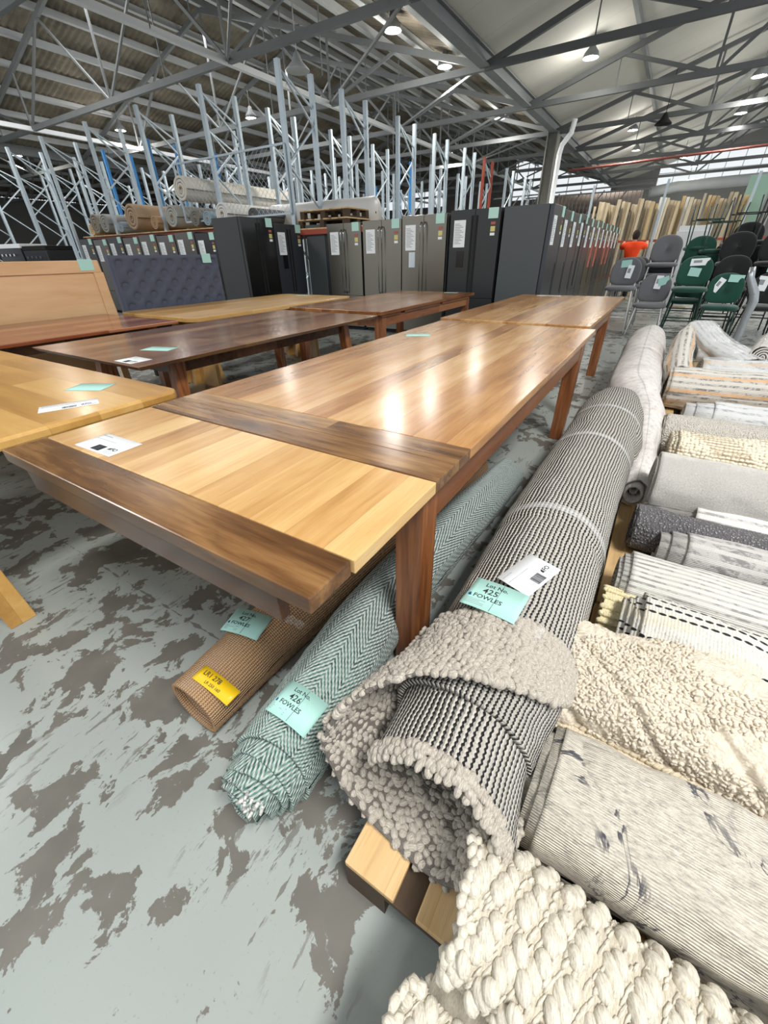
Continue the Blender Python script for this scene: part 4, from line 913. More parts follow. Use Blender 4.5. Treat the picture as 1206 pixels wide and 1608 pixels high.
def m_dots(g, u, v):
    pu, pv = .03, .024; ru = g.m('DIVIDE', u, pu); row = g.m('FLOOR', ru); a = g.m('SUBTRACT', g.m('FRACT', ru), .5); vv = g.m('DIVIDE', g.m('ADD', v, g.m('MULTIPLY', row, .011)), pv); b = g.m('SUBTRACT', g.m('FRACT', vv), .5)
    d = g.m('ADD', g.m('POWER', g.m('DIVIDE', a, .17), 2.0), g.m('POWER', g.m('DIVIDE', b, .42), 2.0)); k = g.m('SUBTRACT', 1.0, g.step(d, .75, 1.15)); n = g.noise(g.comb(u, v), 160, 4, .75)
    gate = g.m('GREATER_THAN', g.white(g.comb(row, 5., 1.)), .12); nb = g.mix(n, '#b9b6ae', '#ebe8df'); cream = g.step(g.noise(g.comb(u, g.m('MULTIPLY', v, .4)), 9, 1), .52, .58); nb = g.mix(g.m('MULTIPLY', cream, .5), nb, '#d8cfb4')
    g.set('Base Color', g.mix(g.m('MULTIPLY', k, gate), nb, '#1b1c22')); rb = g.m('SINE', g.m('DIVIDE', v, .008/6.2832)); g.bump(g.m('ADD', n, g.m('ADD', g.m('MULTIPLY', rb, .15), g.m('MULTIPLY', k, .3))), .8, .006)
def m_grad(g, u, v):
    n = g.noise(g.comb(u, v), 140, 5, .8); n2 = g.noise(g.comb(u, v), 30, 3); f_ = g.m('ADD', g.m('MULTIPLY', g.m('SUBTRACT', n2, .5), .4), g.m('MULTIPLY', u, 3.2)); c_ = g.ramp(f_, [(.25, '#6e6a6b'), (.8, '#8f8a87'), (1.0, '#c5c0b9')])
    g.set('Base Color', g.mix(n, c_, '#dfdbd3')); g.bump(n, .8, .008)
def m_speckle(c0, c1, c2, sc=90):
    def f(g, u, v):
        d = g.vor(g.comb(u, g.m('MULTIPLY', v, 1.3)), sc); n = g.noise(g.comb(u, v), 60, 4, .7); c_ = g.mix(n, c0, c1); g.set('Base Color', g.mix(g.m('SUBTRACT', 1.0, g.step(d, .15, .35)), c_, c2)); g.bump(g.m('MULTIPLY', d, -1.0), 1.0, .01)
    return f
def m_oriental(g, u, v):
    n = g.noise(g.comb(u, v), 22, 6, .75); n2 = g.noise(g.comb(u, v), 5, 4, .6); c_ = g.ramp(n, [(.3, '#a7a1a2'), (.5, '#cfcac6'), (.7, '#ddd6cc')]); pk = g.step(n2, .55, .7); c_ = g.mix(g.m('MULTIPLY', pk, .3), c_, '#b58e86')
    bd = g.m('LESS_THAN', g.m('ABSOLUTE', g.m('SUBTRACT', g.m('FRACT', g.m('DIVIDE', u, .16)), .5)), .03); g.set('Base Color', g.mix(g.m('MULTIPLY', bd, .3), c_, '#6c7078')); g.bump(n, .4, .003)
def m_bobble(g, u, v):
    z = g.step(g.m('ABSOLUTE', g.m('SUBTRACT', g.m('FRACT', g.m('DIVIDE', g.m('ADD', v, g.m('MULTIPLY', u, .7)), .3)), .5)), .2, .26); d = g.vor(g.comb(u, v), 55, rnds=.4); rb = g.m('SINE', g.m('DIVIDE', u, .022/6.2832)); n = g.noise(g.comb(u, v), 120, 3)
    c_ = g.mix(n, '#d8ccb0', '#efe6d2'); c_ = g.mix(g.m('MULTIPLY', g.m('MULTIPLY', z, g.step(rb, .0, .5)), .75), c_, '#a48a6c'); g.set('Base Color', g.mix(g.step(d, .5, .75), c_, '#9a8c72')); g.bump(g.m('MULTIPLY', d, -1.0), 1.0, .014)
R = {k: rugmat(k, f) for k, f in {'striped_black_cream_weave': m_striperib, 'teal_chevron_weave': m_chevron, 'jute_weave': m_jute, 'gap_shaded_backing': m_lump('#4b4642', '#69635d', '#857d75'), 'grey_pebble_yarn': m_lump('#7d766e', '#aca499', '#d0c8bc'),
     'cream_knot_yarn': m_lump('#a39c8c', '#cbc4b5', '#ddd7ca', .9, 230), 'cream_base_weave': m_lump('#a59d8c', '#c2baa9', '#d2cabb'), 'beige_braid_yarn': m_lump('#a39177', '#cdbfa6', '#ddd2bd', .9, 300),
     'butter_braid_yarn': m_lump('#b1a279', '#d6caa4', '#e6dcbd', .8, 300), 'grey_stripe_flatweave': m_stripes('#b9b6b0', '#dedbd4', '#74726f', .022, .2, .6), 'grey_wide_stripe': m_stripes('#aaa7a4', '#cbc8c3', '#6b696a', .045, .3, .8, .5),
     'pale_stripe_flatweave': m_stripes('#c6c4bf', '#e2dfd9', '#807e7c', .036, .2, .7, .9), 'abstract_stripe': m_stripes('#c2bdb5', '#dcd6cc', '#55585c', .04, .2, .8, .2, '#d79b55'), 'pale_blue_abstract': m_stripes('#c2c5c9', '#dbd9d4', '#8f9399', .05, .2, .9, .7, '#dba45a'),
     'carved_shag': m_shag('#c8bba6', '#e8decd', '#ddd2c2'), 'marble_weave': m_marble, 'black_dotted_weave': m_dots, 'grey_ombre_pile': m_grad, 'charcoal_speckle': m_speckle('#4a484b', '#6b686a', '#a9a6a6'), 'oriental_faded': m_oriental,
     'bobble_cream': m_bobble, 'flat_greige_pile': m_speckle('#bdb7ad', '#d3cdc3', '#c9c2b8', 120), 'white_wrap_rug': m_stripes('#c3c5c5', '#dfe0de', '#9fa2a3', .05, .2, .9, .3, '#cfae8a')}.items()}

def wrink(seed, amp=.006, sc=9): return lambda U, V, T: amp*2*vnoise(U+5, V*.6+3, sc, seed)+amp*vnoise(U+1, V*.5, sc*3, seed+1)
def strap(parent, path, dr=.004):
    s = shell(path, .0015, nsec=60, nv=3); return rug_obj('plastic_strap', [s], M_film, parent)
def xroll(name, label, cy, cz, ry, rz, x0, x1, mat, tele=(0, .025, .05), n=2.2, seed=0, dy=0.0, thick=.011, amp=.005, hollow=False, group='rolled rugs on the pallets', nv=90):
    """rug rolled along X with the left end telescoped"""
    t = thing('rolled_rug', label, 'rug', (0, 0, 0), 0, group); t.location = (x0, cy, cz-rz); sh = []
    for k, d in enumerate(tele):
        q = k*thick*1.25; path = [(-d, 0, rz, ry-q, rz-q), ((x1-x0)*.5, dy*.5, rz, ry-q, rz-q), (x1-x0-.01*k, dy, rz, ry-q, rz-q)]
        sh.append(shell(path, thick, nsec=110 if k == 0 else 64, nv=nv if k == 0 else 12, n=n, disp=wrink(seed+k, amp)))
    if not hollow:
        q = len(tele)*thick*1.25; m_ = min(ry, rz)*.78; r_ = q
        while r_ < m_: sh.append(shell([(-tele[-1]+.008, 0, rz, ry-r_, max(.012, rz-r_)), (x1-x0-.05, dy, rz, ry-r_, max(.012, rz-r_))], thick*.8, nsec=40, nv=3, n=n)); r_ += thick*1.5
    rug_obj('rug', sh, mat, t); return t

# ---------------------------------------------------------------- 427 jute
t = thing('rolled_rug', 'brown woven jute rug roll with yellow sticker under the table edge', 'rug', (0, 0, 0), 0)
pj = [(-.868, .275, .1, .098, .085), (-.862, .6, .112, .105, .098), (-.83, 1.1, .118, .112, .105), (-.78, 1.7, .118, .112, .105), (-.74, 2.2, .115, .11, .1)]
jd = wrink(11, .004, 7)
rug_obj('rug', [shell(pj, .013, nsec=130, nv=120, n=2.4, disp=jd), shell([(a, b+.02, c, d-.019, e-.019) for a, b, c, d, e in pj], .01, nsec=60, nv=30, n=2.4)], R['jute_weave'], t); jute = t
# ---------------------------------------------------------------- 426 chevron
t = thing('rolled_rug', 'teal and white zigzag rug roll on the floor between table leg and jute rug', 'rug', (0, 0, 0), 0)
pc = [(-.535, .27, .118, .118, .118), (-.55, .5, .125, .126, .125), (-.585, .85, .125, .122, .125), (-.57, 1.4, .12, .12, .12), (-.535, 1.9, .108, .11, .108), (-.52, 2.22, .1, .1, .1)]
def cd_(U, V, T): return .01*vnoise(U+2, V*.35, 8, 21)+.004*vnoise(U, V, 26, 22)+.012*np.exp(-((T-100)/18.)**2)*np.clip(V*3, 0, 1)-.014*np.exp(-((T-128)/9.)**2)*np.clip((V-.2)*2, 0, 1)
sh = [shell(pc, .012, nsec=150, nv=220, disp=cd_, yf=lambda a: (.018*np.sin(np.radians(a*1.0+30)), np.ones_like(a)))]
for k, (d, q) in enumerate([(.035, .014), (.062, .027), (.085, .04), (.098, .053), (.105, .066), (.1, .08), (.09, .093)]):
    sh.append(shell([(-.532-.006*k, .27-d, .112-.003*k, .118-q, .118-q-.001*k), (-.545, .5, .12, .12-q, .12-q)], .011, nsec=90, nv=30, disp=wrink(30+k, .006, 14), yf=lambda a, k=k: (.05*np.sin(np.radians(a+70*k)), np.ones_like(a))))
chev = t; rug_obj('rug', sh, R['teal_chevron_weave'], t)
f_ = [sh[k][3][:, 0] for k in (3, 4)]
pts = np.concatenate([s_[8:20:3] for s_ in f_]); r_ = np.random.RandomState(4); A = nrm(np.stack([r_.rand(len(pts))-.5, -np.ones(len(pts)), r_.rand(len(pts))-.6], -1)); B = nrm(np.cross(A, [0, 0, 1.])); Nn = np.cross(A, B)
lumps('fringe', pts, A, B, Nn, np.tile([[.013, .005, .005]], (len(pts), 1)), R['pale_stripe_flatweave'], t, ICO1)
# ---------------------------------------------------------------- 425 striped with pebbled pile
t = thing('rolled_rug', 'large black and cream ribbed rug roll with grey pebbled pile at its near end', 'rug', (0, 0, 0), 0); big = t
pb = [(-.125, .5, .31, .165, .165), (-.113, .8, .322, .178, .178), (-.113, 1.3, .325, .183, .183), (-.105, 1.9, .325, .187, .183), (-.09, 2.5, .325, .19, .18), (-.085, 2.85, .33, .185, .175), (-.09, 3.05, .33, .165, .165)]
bd_ = lambda U, V, T: .012*vnoise(U*1.2+2, V*.7, 5, 41)+.004*vnoise(U, V, 22, 42)-.006*(np.exp(-((V-.78)/.018)**2)+np.exp(-((V-1.55)/.02)**2)+np.exp(-((V-2.05)/.02)**2))
s0 = shell(pb, .014, nsec=220, nv=420, disp=bd_); rug_obj('rug', [s0, shell([(a, b-.03 if i else b, c, d-.03, e-.03) for i, (a, b, c, d, e) in enumerate(pb)], .012, nsec=60, nv=40), shell([(a, b, c, d-.06, e-.06) for a, b, c, d, e in pb[1:-1]], .012, nsec=60, nv=40)], R['striped_black_cream_weave'], t)
# flap bulging to the right at the far end
rug_obj('loose_flap', [shell([(-.02, 2.15, .3, .07, .1), (.0, 2.45, .31, .115, .14), (.0, 2.75, .32, .1, .13), (-.03, 2.98, .33, .06, .1)], .012, ang=(-80, 95), nsec=60, nv=80, disp=wrink(44, .012, 9))], R['striped_black_cream_weave'], t)
# inner striped layer seen in the mouth
def yin(a): lo = .02+.1*np.clip(a/170., 0, 1)+.05*np.sin(np.radians(a)); return lo, np.ones_like(a)
si = shell([(-.115, .32, .275, .155, .15), (-.12, .5, .29, .16, .16), (-.12, .75, .31, .165, .165)], .013, ang=(-40, 165), nsec=150, nv=120, disp=wrink(45, .008, 9), yf=yin)
rug_obj('inner_layer', [si], R['striped_black_cream_weave'], t)
# pebbled outer wrap
def smooth(a, x): return np.interp(a, *zip(*x))
Y0, Y1 = .28, .78
yfr = [(12, .70), (30, .655), (60, .60), (90, .545), (118, .48), (140, .40), (160, .335), (185, .29), (230, .285), (270, .295), (310, .30), (348, .33)]
ybk = [(12, .76), (40, .765), (90, .735), (130, .715), (180, .72), (348, .74)]
def ycuff(a): return (smooth(a, yfr)-Y0)/(Y1-Y0), (smooth(a, ybk)-Y0)/(Y1-Y0)
pcuff = [(-.182, Y0, .335, .205, .188), (-.158, .42, .335, .2, .185), (-.128, .58, .328, .19, .182), (-.114, Y1, .322, .188, .186)]
sc_ = shell(pcuff, .008, ang=(12, 348), nsec=160, nv=60, disp=wrink(51, .006, 8), yf=ycuff)
rug_obj('pile_backing', [sc_], R['gap_shaded_backing'], t)  # backing coloured darker to put shade into the gaps between pebbles
P, A, B, Nn = sample_grid(sc_[3], .0165, .0158, jit=.5, seed=8)
r_ = np.random.RandomState(9); n_ = len(P); th = r_.rand(n_)*3.14; A2 = A*np.cos(th)[:, None]+B*np.sin(th)[:, None]; B2 = np.cross(Nn, A2)
big_ = (.0085+.005*(vnoise(P[:, 0]*3+9, P[:, 1]*3+P[:, 2]*4, 14, 61)+.5))[:, None]
lumps('pebbled_pile', P+Nn*.003, A2, B2, Nn, np.tile([[1.15, .92, .9]], (n_, 1))*big_, R['grey_pebble_yarn'], t, ICO2, .22)
P, A, B, Nn = sample_grid(shell(pcuff, .008, ang=(170, 348), nsec=100, nv=60, yf=ycuff)[3], .0172, .0168, jit=.5, seed=18)
lumps('inner_pile', P-Nn*.013, A, B, Nn, np.tile([[.0115, .0095, .009]], (len(P), 1)), R['grey_pebble_yarn'], t, ICO1, .25)
# yarn fringe along the cut edge of the inner layer
e = si[3][:, 0]; cu = np.concatenate([[0], np.cumsum(np.linalg.norm(np.diff(e, axis=0), axis=1))]); q = np.arange(.004, cu[-1], .0105); E2 = np.stack([np.interp(q, cu, e[:, k]) for k in range(3)], -1)
P = np.concatenate([E2+[0, -.004, 0], E2+[0, .012, .004], E2[::2]+[.003, -.014, -.004]]); r_ = np.random.RandomState(3); P += (r_.rand(*P.shape)-.5)*.006
A = nrm(np.stack([(r_.rand(len(P))-.5)*.8, -np.ones(len(P)), (r_.rand(len(P))-.5)*.8], -1)); B = nrm(np.cross(A, [0, .1, 1.])); Nn = np.cross(A, B)
lumps('yarn_fringe', P, A, B, Nn, np.tile([[.0125, .0095, .009]], (len(P), 1)), R['grey_pebble_yarn'], t, ICO2, .25)
for y, w in ((1.28, .02), (2.05, .02), (2.55, .02)):
    c_ = catmull(pb, 200); i_ = int(np.argmin(abs(c_[:, 1]-y))); x, _, z, a, b = c_[i_]; strap(t, [(x, y-w, z, a+.007, b+.007), (x, y+w, z, a+.007, b+.007)])
# ---------------------------------------------------------------- pale patterned rug beyond
t = thing('rolled_rug', 'long faded pale patterned rug roll lying beyond the black and cream one', 'rug', (0, 0, 0), 0)
po = [(.135, 2.12, .22, .07, .078), (.14, 2.6, .235, .078, .09), (.1, 3.05, .29, .115, .145), (.0, 3.4, .33, .175, .18), (-.02, 3.9, .33, .187, .185), (-.03, 5.0, .335, .19, .19), (-.03, 5.9, .335, .185, .185)]
rug_obj('rug', [shell(po, .012, nsec=110, nv=130, disp=wrink(71, .01, 6)), shell([(a, b-.02+.03*(i > 0), c, d-.028, e_-.028) for i, (a, b, c, d, e_) in enumerate(po)], .01, nsec=60, nv=40), shell([(a, b+.04, c, d-.05, e_-.05) for a, b, c, d, e_ in po[:-1]], .008, nsec=50, nv=40)], R['oriental_faded'], t)
strap(t, [(-.01, 3.6, .33, .187, .187), (-.01, 3.66, .33, .188, .188)]); strap(t, [(-.025, 4.4, .335, .192, .192), (-.025, 4.46, .335, .192, .192)])
# ---------------------------------------------------------------- rugs rolled along X, near to far
xroll('r', 'beige and grey flat rug with a woven marble vein pattern, folded, second from the camera', .53, .25, .135, .11, .075, 1.3, R['marble_weave'], tele=(0, .018, .034, .05), n=3.0, seed=101, dy=-.05, amp=.012, nv=150)
MAR = [o for o in COL.objects if o.get('label', '').startswith('beige and grey flat rug')][0]
MAR['label'] = 'off white flat rug with dark marble veins, folded, second from the camera'
# R1: folded cream rug with big knots
t = thing('folded_rug', 'thick cream rug of big twisted wool knots, folded, nearest the camera at lower right', 'rug', (0, 0, 0), 0); cream = t
prof = np.array([(.150, .285), (.165, .330), (.21, .348), (.27, .352), (.33, .335), (.368, .29), (.372, .235), (.34, .185), (.26, .160), (.12, .155), (-.02, .150), (-.14, .155), (-.19, .185), (-.185, .225), (-.13, .258), (-.03, .268), (.07, .268), (.13, .262)])
pp = catmull(prof, 170); nx = 120; xs_ = np.linspace(-.012, 1.15, nx)
def edge_x(i): return .012*np.sin(i*.11)+.006*np.sin(i*.41+1)
O = np.zeros((len(pp), nx, 3)); nn_ = nrm(np.stack([-np.gradient(pp[:, 1]), np.gradient(pp[:, 0])], -1)); cum = np.concatenate([[0], np.cumsum(np.hypot(*np.diff(pp, axis=0).T))])
for i in range(len(pp)):
    xx = xs_+edge_x(i)*(1-np.clip(xs_*4, 0, 1)); w = .010*vnoise(np.full(nx, cum[i]), xs_, 6, 81)*2
    low = -.028 if i > 130 else 0
    O[i, :, 0] = xx+low; O[i, :, 1] = pp[i, 0]+nn_[i, 0]*w-.06*xs_; O[i, :, 2] = pp[i, 1]+nn_[i, 1]*w
I2 = O.copy(); I2[:, :, 1] += -nn_[:, None, 0]*.022; I2[:, :, 2] += -nn_[:, None, 1]*.022
n1, n2 = O.shape[:2]; N = n1*n2; V = np.concatenate([O.reshape(-1, 3), I2.reshape(-1, 3)]); F1 = grid_faces(n1, n2); i = np.arange(n1-1); e1 = np.stack([i*n2, N+i*n2, N+(i+1)*n2, (i+1)*n2], -1); j = np.arange(n2-1)
uvg = np.stack(np.meshgrid(cum, xs_, indexing='ij'), -1).reshape(-1, 2)
me = fast_mesh('rug', V, np.concatenate([F1, grid_faces(n1, n2, N)[:, ::-1], e1, np.stack([j, j+1, N+j+1, N+j], -1), np.stack([(n1-1)*n2+j, N+(n1-1)*n2+j, N+(n1-1)*n2+j+1, (n1-1)*n2+j+1], -1)]), np.concatenate([uvg, uvg]))
link('rug', me, R['cream_base_weave'], t, 0, True)
P, A, B, Nn = sample_grid(O, .070, .040, jit=.16, seed=12)
r_ = np.random.RandomState(2); q1 = []; q2 = []; q3 = []; q4 = []; qs = []
def rt(a, b, t_): return nrm(a*math.cos(t_)+b*math.sin(t_))
M1 = rt(B, A, .3)
for k, off in enumerate((-.021, -.0005, .020)):
    d_ = rt(B, A, -.42); jt = (r_.rand(len(P), 1)-.5)*.006
    q1.append(P+M1*(off+jt)+A*(.002*(k-1))+Nn*(.003 if k == 1 else 0)); q2.append(d_); q3.append(np.cross(Nn, d_)); q4.append(Nn); qs.append(np.tile([[.0235 if k == 1 else .019, .0145 if k == 1 else .0115, .0135]], (len(P), 1)))
q1, q2, q3, q4, qs = [np.concatenate(a_) for a_ in (q1, q2, q3, q4, qs)]
lumps('knots', q1, q2, q3, q4, qs, R['cream_knot_yarn'], t, ICO2, .14)
P3, A3, B3, N3 = sample_grid(O, .017, .014, jit=.8, seed=13, rot=1.2)
lumps('strands', P3, A3, B3, N3, np.tile([[.013, .0035, .005]], (len(P3), 1)), R['cream_knot_yarn'], t, ICO1, .3, 8)
# rolled selvedge of small lumps on the left end
ed = np.concatenate([O[:, 0], O[:, 0]+[.012, 0, 0]]); k_ = np.concatenate([ed[:170:3], ed[170::4]]); aa = np.tile([[0., 1., 0.2]], (len(k_), 1)); aa = nrm(aa); bb = nrm(np.cross(aa, [1., 0, 0])); 
lumps('selvedge', k_, aa, bb, np.cross(aa, bb), np.tile([[.015, .0115, .011]], (len(k_), 1)), R['cream_knot_yarn'], t, ICO1, .25)
# R3 braided beige rug
t = xroll('r', 'beige braided rope rug mostly hidden between the shaggy and the marble veined rugs', .665, .215, .085, .072, .045, 1.3, R['beige_braid_yarn'], tele=(0, .012), n=2.4, seed=120, dy=-.04, amp=.004)
sB = shell([(0, 0, .072, .086, .073), (1.2, -.04, .072, .086, .073)], .01, ang=(20, 200), nsec=40, nv=100)
Pp = []; 
for k, sgn in enumerate((1, -1, 1, -1, 1, -1, 1, -1)):
    a_ = 5+25*k; s1 = shell([(0, 0, .072, .088, .075), (1.2, -.04, .072, .088, .075)], .01, ang=(a_, a_+.01), nsec=2, nv=80)[3][0]
    Nn = nrm(s1-np.array([0, 0, .072])*1.0 - np.stack([s1[:, 0], s1[:, 0]*-.033, 0*s1[:, 0]], -1)); Nn[:, 0] = 0; Nn = nrm(Nn); A = np.tile([[1., 0, 0]], (80, 1)); B = np.cross(Nn, A)
    A2 = nrm(A+sgn*B*.62); B2 = np.cross(Nn, A2); Pp.append((s1, A2, B2, Nn))
q = [np.concatenate([p[i] for p in Pp]) for i in range(4)]
lumps('braids', q[0], q[1], q[2], q[3], np.tile([[.018, .0088, .0085]], (len(q[0]), 1)), R['beige_braid_yarn'], t, ICO2, .08)
# R4 shaggy
t = thing('rolled_rug', 'shaggy cream rug with carved curls, puffy, third from the camera', 'rug', (.025, .82, .14), 0, 'rolled rugs on the pallets')
def shagd(U, V, T): return .016*vnoise(U+4, V*.8, 7, 91)*2+.005*vnoise(U*1.0, V, 60, 92)+.005*vnoise(U, V, 130, 93)+.012*np.exp(-((((V*.8+U*.9) % .17)-.085)/.012)**2)*-1
sh = [shell([(0, 0, .135, .145, .13), (.35, .01, .145, .165, .14), (.8, -.05, .13, .15, .12), (1.2, -.09, .13, .15, .12)], .014, nsec=240, nv=360, n=2.5, disp=shagd),
      shell([(-.045, .0, .13, .118, .103), (.3, .01, .13, .118, .11)], .012, nsec=100, nv=50, n=2.4, disp=wrink(94, .008, 30)), shell([(-.05, 0, .13, .09, .08), (.3, .01, .13, .09, .08)], .012, nsec=80, nv=20, n=2.3), shell([(-.035, 0, .13, .06, .05), (.3, .01, .13, .06, .05)], .012, nsec=60, nv=10)]
rug_obj('rug', sh, R['carved_shag'], t)
r_ = np.random.RandomState(6); O4 = sh[0][3]; P, A, B, Nn = sample_grid(O4[:150, :240], .011, .011, jit=1.0, seed=31); z_ = vnoise(P[:, 0]*1.0+7, P[:, 1]*1.2+P[:, 2], 8, 95); k_ = z_ > -.02
P, A, B, Nn = P[k_], A[k_], B[k_], Nn[k_]; Nn = Nn*np.sign(Nn[:, 2:3]+1e-6); th = r_.rand(len(P))*6.28; A2 = nrm(A*np.cos(th)[:, None]+B*np.sin(th)[:, None]+Nn*.35); B2 = nrm(np.cross(Nn, A2)); N2 = np.cross(A2, B2)
lumps('tufts', P+Nn*.001, A2, B2, N2, np.tile([[.0085, .004, .0045]], (len(P), 1)), R['carved_shag'], t, ICO1, .3)
# R5..R15
xroll('r', 'white rug with rows of black oval dots, folded in layers behind the shaggy one', 1.095, .25, .13, .115, .2, 1.4, R['black_dotted_weave'], tele=(0, .02, .035, .05), n=2.8, seed=131, dy=-.03, amp=.012)
t = xroll('r', 'butter cream braided rug end peeking out left of the black dotted rug', 1.2, .205, .095, .065, .105, .25, R['butter_braid_yarn'], tele=(0,), n=2.6, seed=141, amp=.003)
q = []
for k in range(9):
    a_ = 10+20*k; s1 = shell([(0, 0, .065, .098, .068), (.15, 0, .065, .098, .068)], .01, ang=(a_, a_+.01), nsec=2, nv=20, n=2.6)[3][0]; Nn = s1-np.array([0, 0, .065]); Nn[:, 0] = 0; Nn = nrm(Nn); A = np.tile([[1., 0, 0]], (20, 1)); B = np.cross(Nn, A); A2 = nrm(A+.5*(1 if k % 2 else -1)*B); q.append((s1, A2, np.cross(Nn, A2), Nn))
q = [np.concatenate([p[i] for p in q]) for i in range(4)]; lumps('braids', q[0], q[1], q[2], q[3], np.tile([[.011, .009, .008]], (len(q[0]), 1)), R['butter_braid_yarn'], t, ICO2, .1)
xroll('r', 'pale grey finely striped flat rug roll between the dotted rug and the grey patterned roll', 1.37, .235, .12, .095, .16, 1.5, R['grey_stripe_flatweave'], tele=(0, .022, .035), n=2.7, seed=151, dy=.02, amp=.006)
xroll('r', 'mid grey roll with dark broken bands and an open spiral end', 1.64, .235, .1, .095, .33, 1.6, R['grey_wide_stripe'], tele=(0, .05, .085), n=2.1, seed=161, amp=.004)
xroll('r', 'white and grey banded roll leaning on the dark speckled rug', 1.9, .24, .095, .095, .36, 1.6, R['pale_stripe_flatweave'], tele=(0,), n=2.0, seed=171, amp=.004, hollow=True)
xroll('r', 'dark grey speckled thick pile roll low under the white one', 1.78, .235, .11, .09, .155, .8, R['charcoal_speckle'], tele=(0, .008), n=2.3, seed=181, amp=.008)
xroll('r', 'large roll fading from off white to grey behind the banded roll', 2.04, .305, .165, .16, .185, 1.6, R['grey_ombre_pile'], tele=(0, .01), n=2.1, seed=191, amp=.01)
xroll('r', 'cream bobbled rug roll with brown striped diamonds', 2.62, .27, .15, .13, .28, 1.7, R['bobble_cream'], tele=(0, .035), n=2.4, seed=201, amp=.01)
xroll('r', 'plain greige rug roll behind the bobbled one', 2.95, .265, .14, .125, .215, 1.7, R['flat_greige_pile'], tele=(0, .01), n=2.4, seed=211, amp=.008)
xroll('r', 'pale blue and ochre abstract rug roll with a pointed end', 3.5, .245, .13, .105, .5, 1.8, R['pale_blue_abstract'], tele=(0, .1, .16), n=2.1, seed=221, amp=.008)
t = xroll('r', 'striped rug roll with orange and slate bands, farthest on the pallets, plastic wrapped', 4.02, .3, .165, .16, .22, 2.0, R['abstract_stripe'], tele=(0, .02), n=2.0, seed=231, dy=.1, amp=.008)
strap(t, [(.62, .03, .16, .17, .165), (.7, .035, .16, .17, .165)])
# upturned corner of that roll: its own flap standing up
fl = shell([(.05, .0, .17, .1, .16), (.04, .35, .24, .1, .17), (.04, .75, .33, .09, .16), (.05, .95, .38, .06, .13)], .012, ang=(0, 360), nsec=50, nv=50, disp=wrink(233, .02, 6)); rug_obj('upturned_corner', [fl], R['abstract_stripe'], t)
def loose(label, path, mat, seed, n=2.0):
    o = thing('rolled_rug', label, 'rug', (0, 0, 0), 0, 'plastic wrapped rugs heaped at the back'); rug_obj('rug', [shell(path, .012, nsec=70, nv=50, n=n, disp=wrink(seed, .014, 8)), *[shell([(a, b, c, max(.01, d-q_), max(.006, e_-q_)) for a, b, c, d, e_ in path], .01, nsec=40, nv=20, n=n) for q_ in (.02, .04, .06, .08, .1)]], mat, o)
    rug_obj('wrapping', [shell([(a, b, c, d+.008, e_+.008) for a, b, c, d, e_ in path], .001, nsec=50, nv=40, n=n, disp=wrink(seed+1, .012, 14))], M_film, o); return o
loose('white wrapped rug roll lying across directly behind the striped roll', [(.45, 4.75, .28, .13, .13), (2.2, 4.95, .28, .13, .13)], R['white_wrap_rug'], 240)
loose('pale green wrapped rug leaning diagonally on the heap, left of the others', [(.42, 5.75, .55, .13, .05), (.62, 5.3, .42, .16, .06), (.85, 4.95, .34, .16, .06)], R['pale_blue_abstract'], 250, 2.8)
loose('small rolled rug end with a flower pattern in the heap at right', [(.9, 5.0, .4, .1, .11), (1.02, 5.5, .42, .12, .13), (1.1, 5.9, .42, .1, .1)], R['oriental_faded'], 260)
loose('white wrapped rug standing at the right picture edge of the heap', [(1.1, 4.9, .4, .14, .08), (1.35, 5.3, .6, .16, .1), (1.5, 5.5, .75, .14, .08)], R['white_wrap_rug'], 270, 2.4)
loose('flat grey blue rug folded behind the heap', [(.5, 6.3, .2, .3, .06), (1.6, 6.3, .2, .3, .06)], R['grey_wide_stripe'], 280, 4)
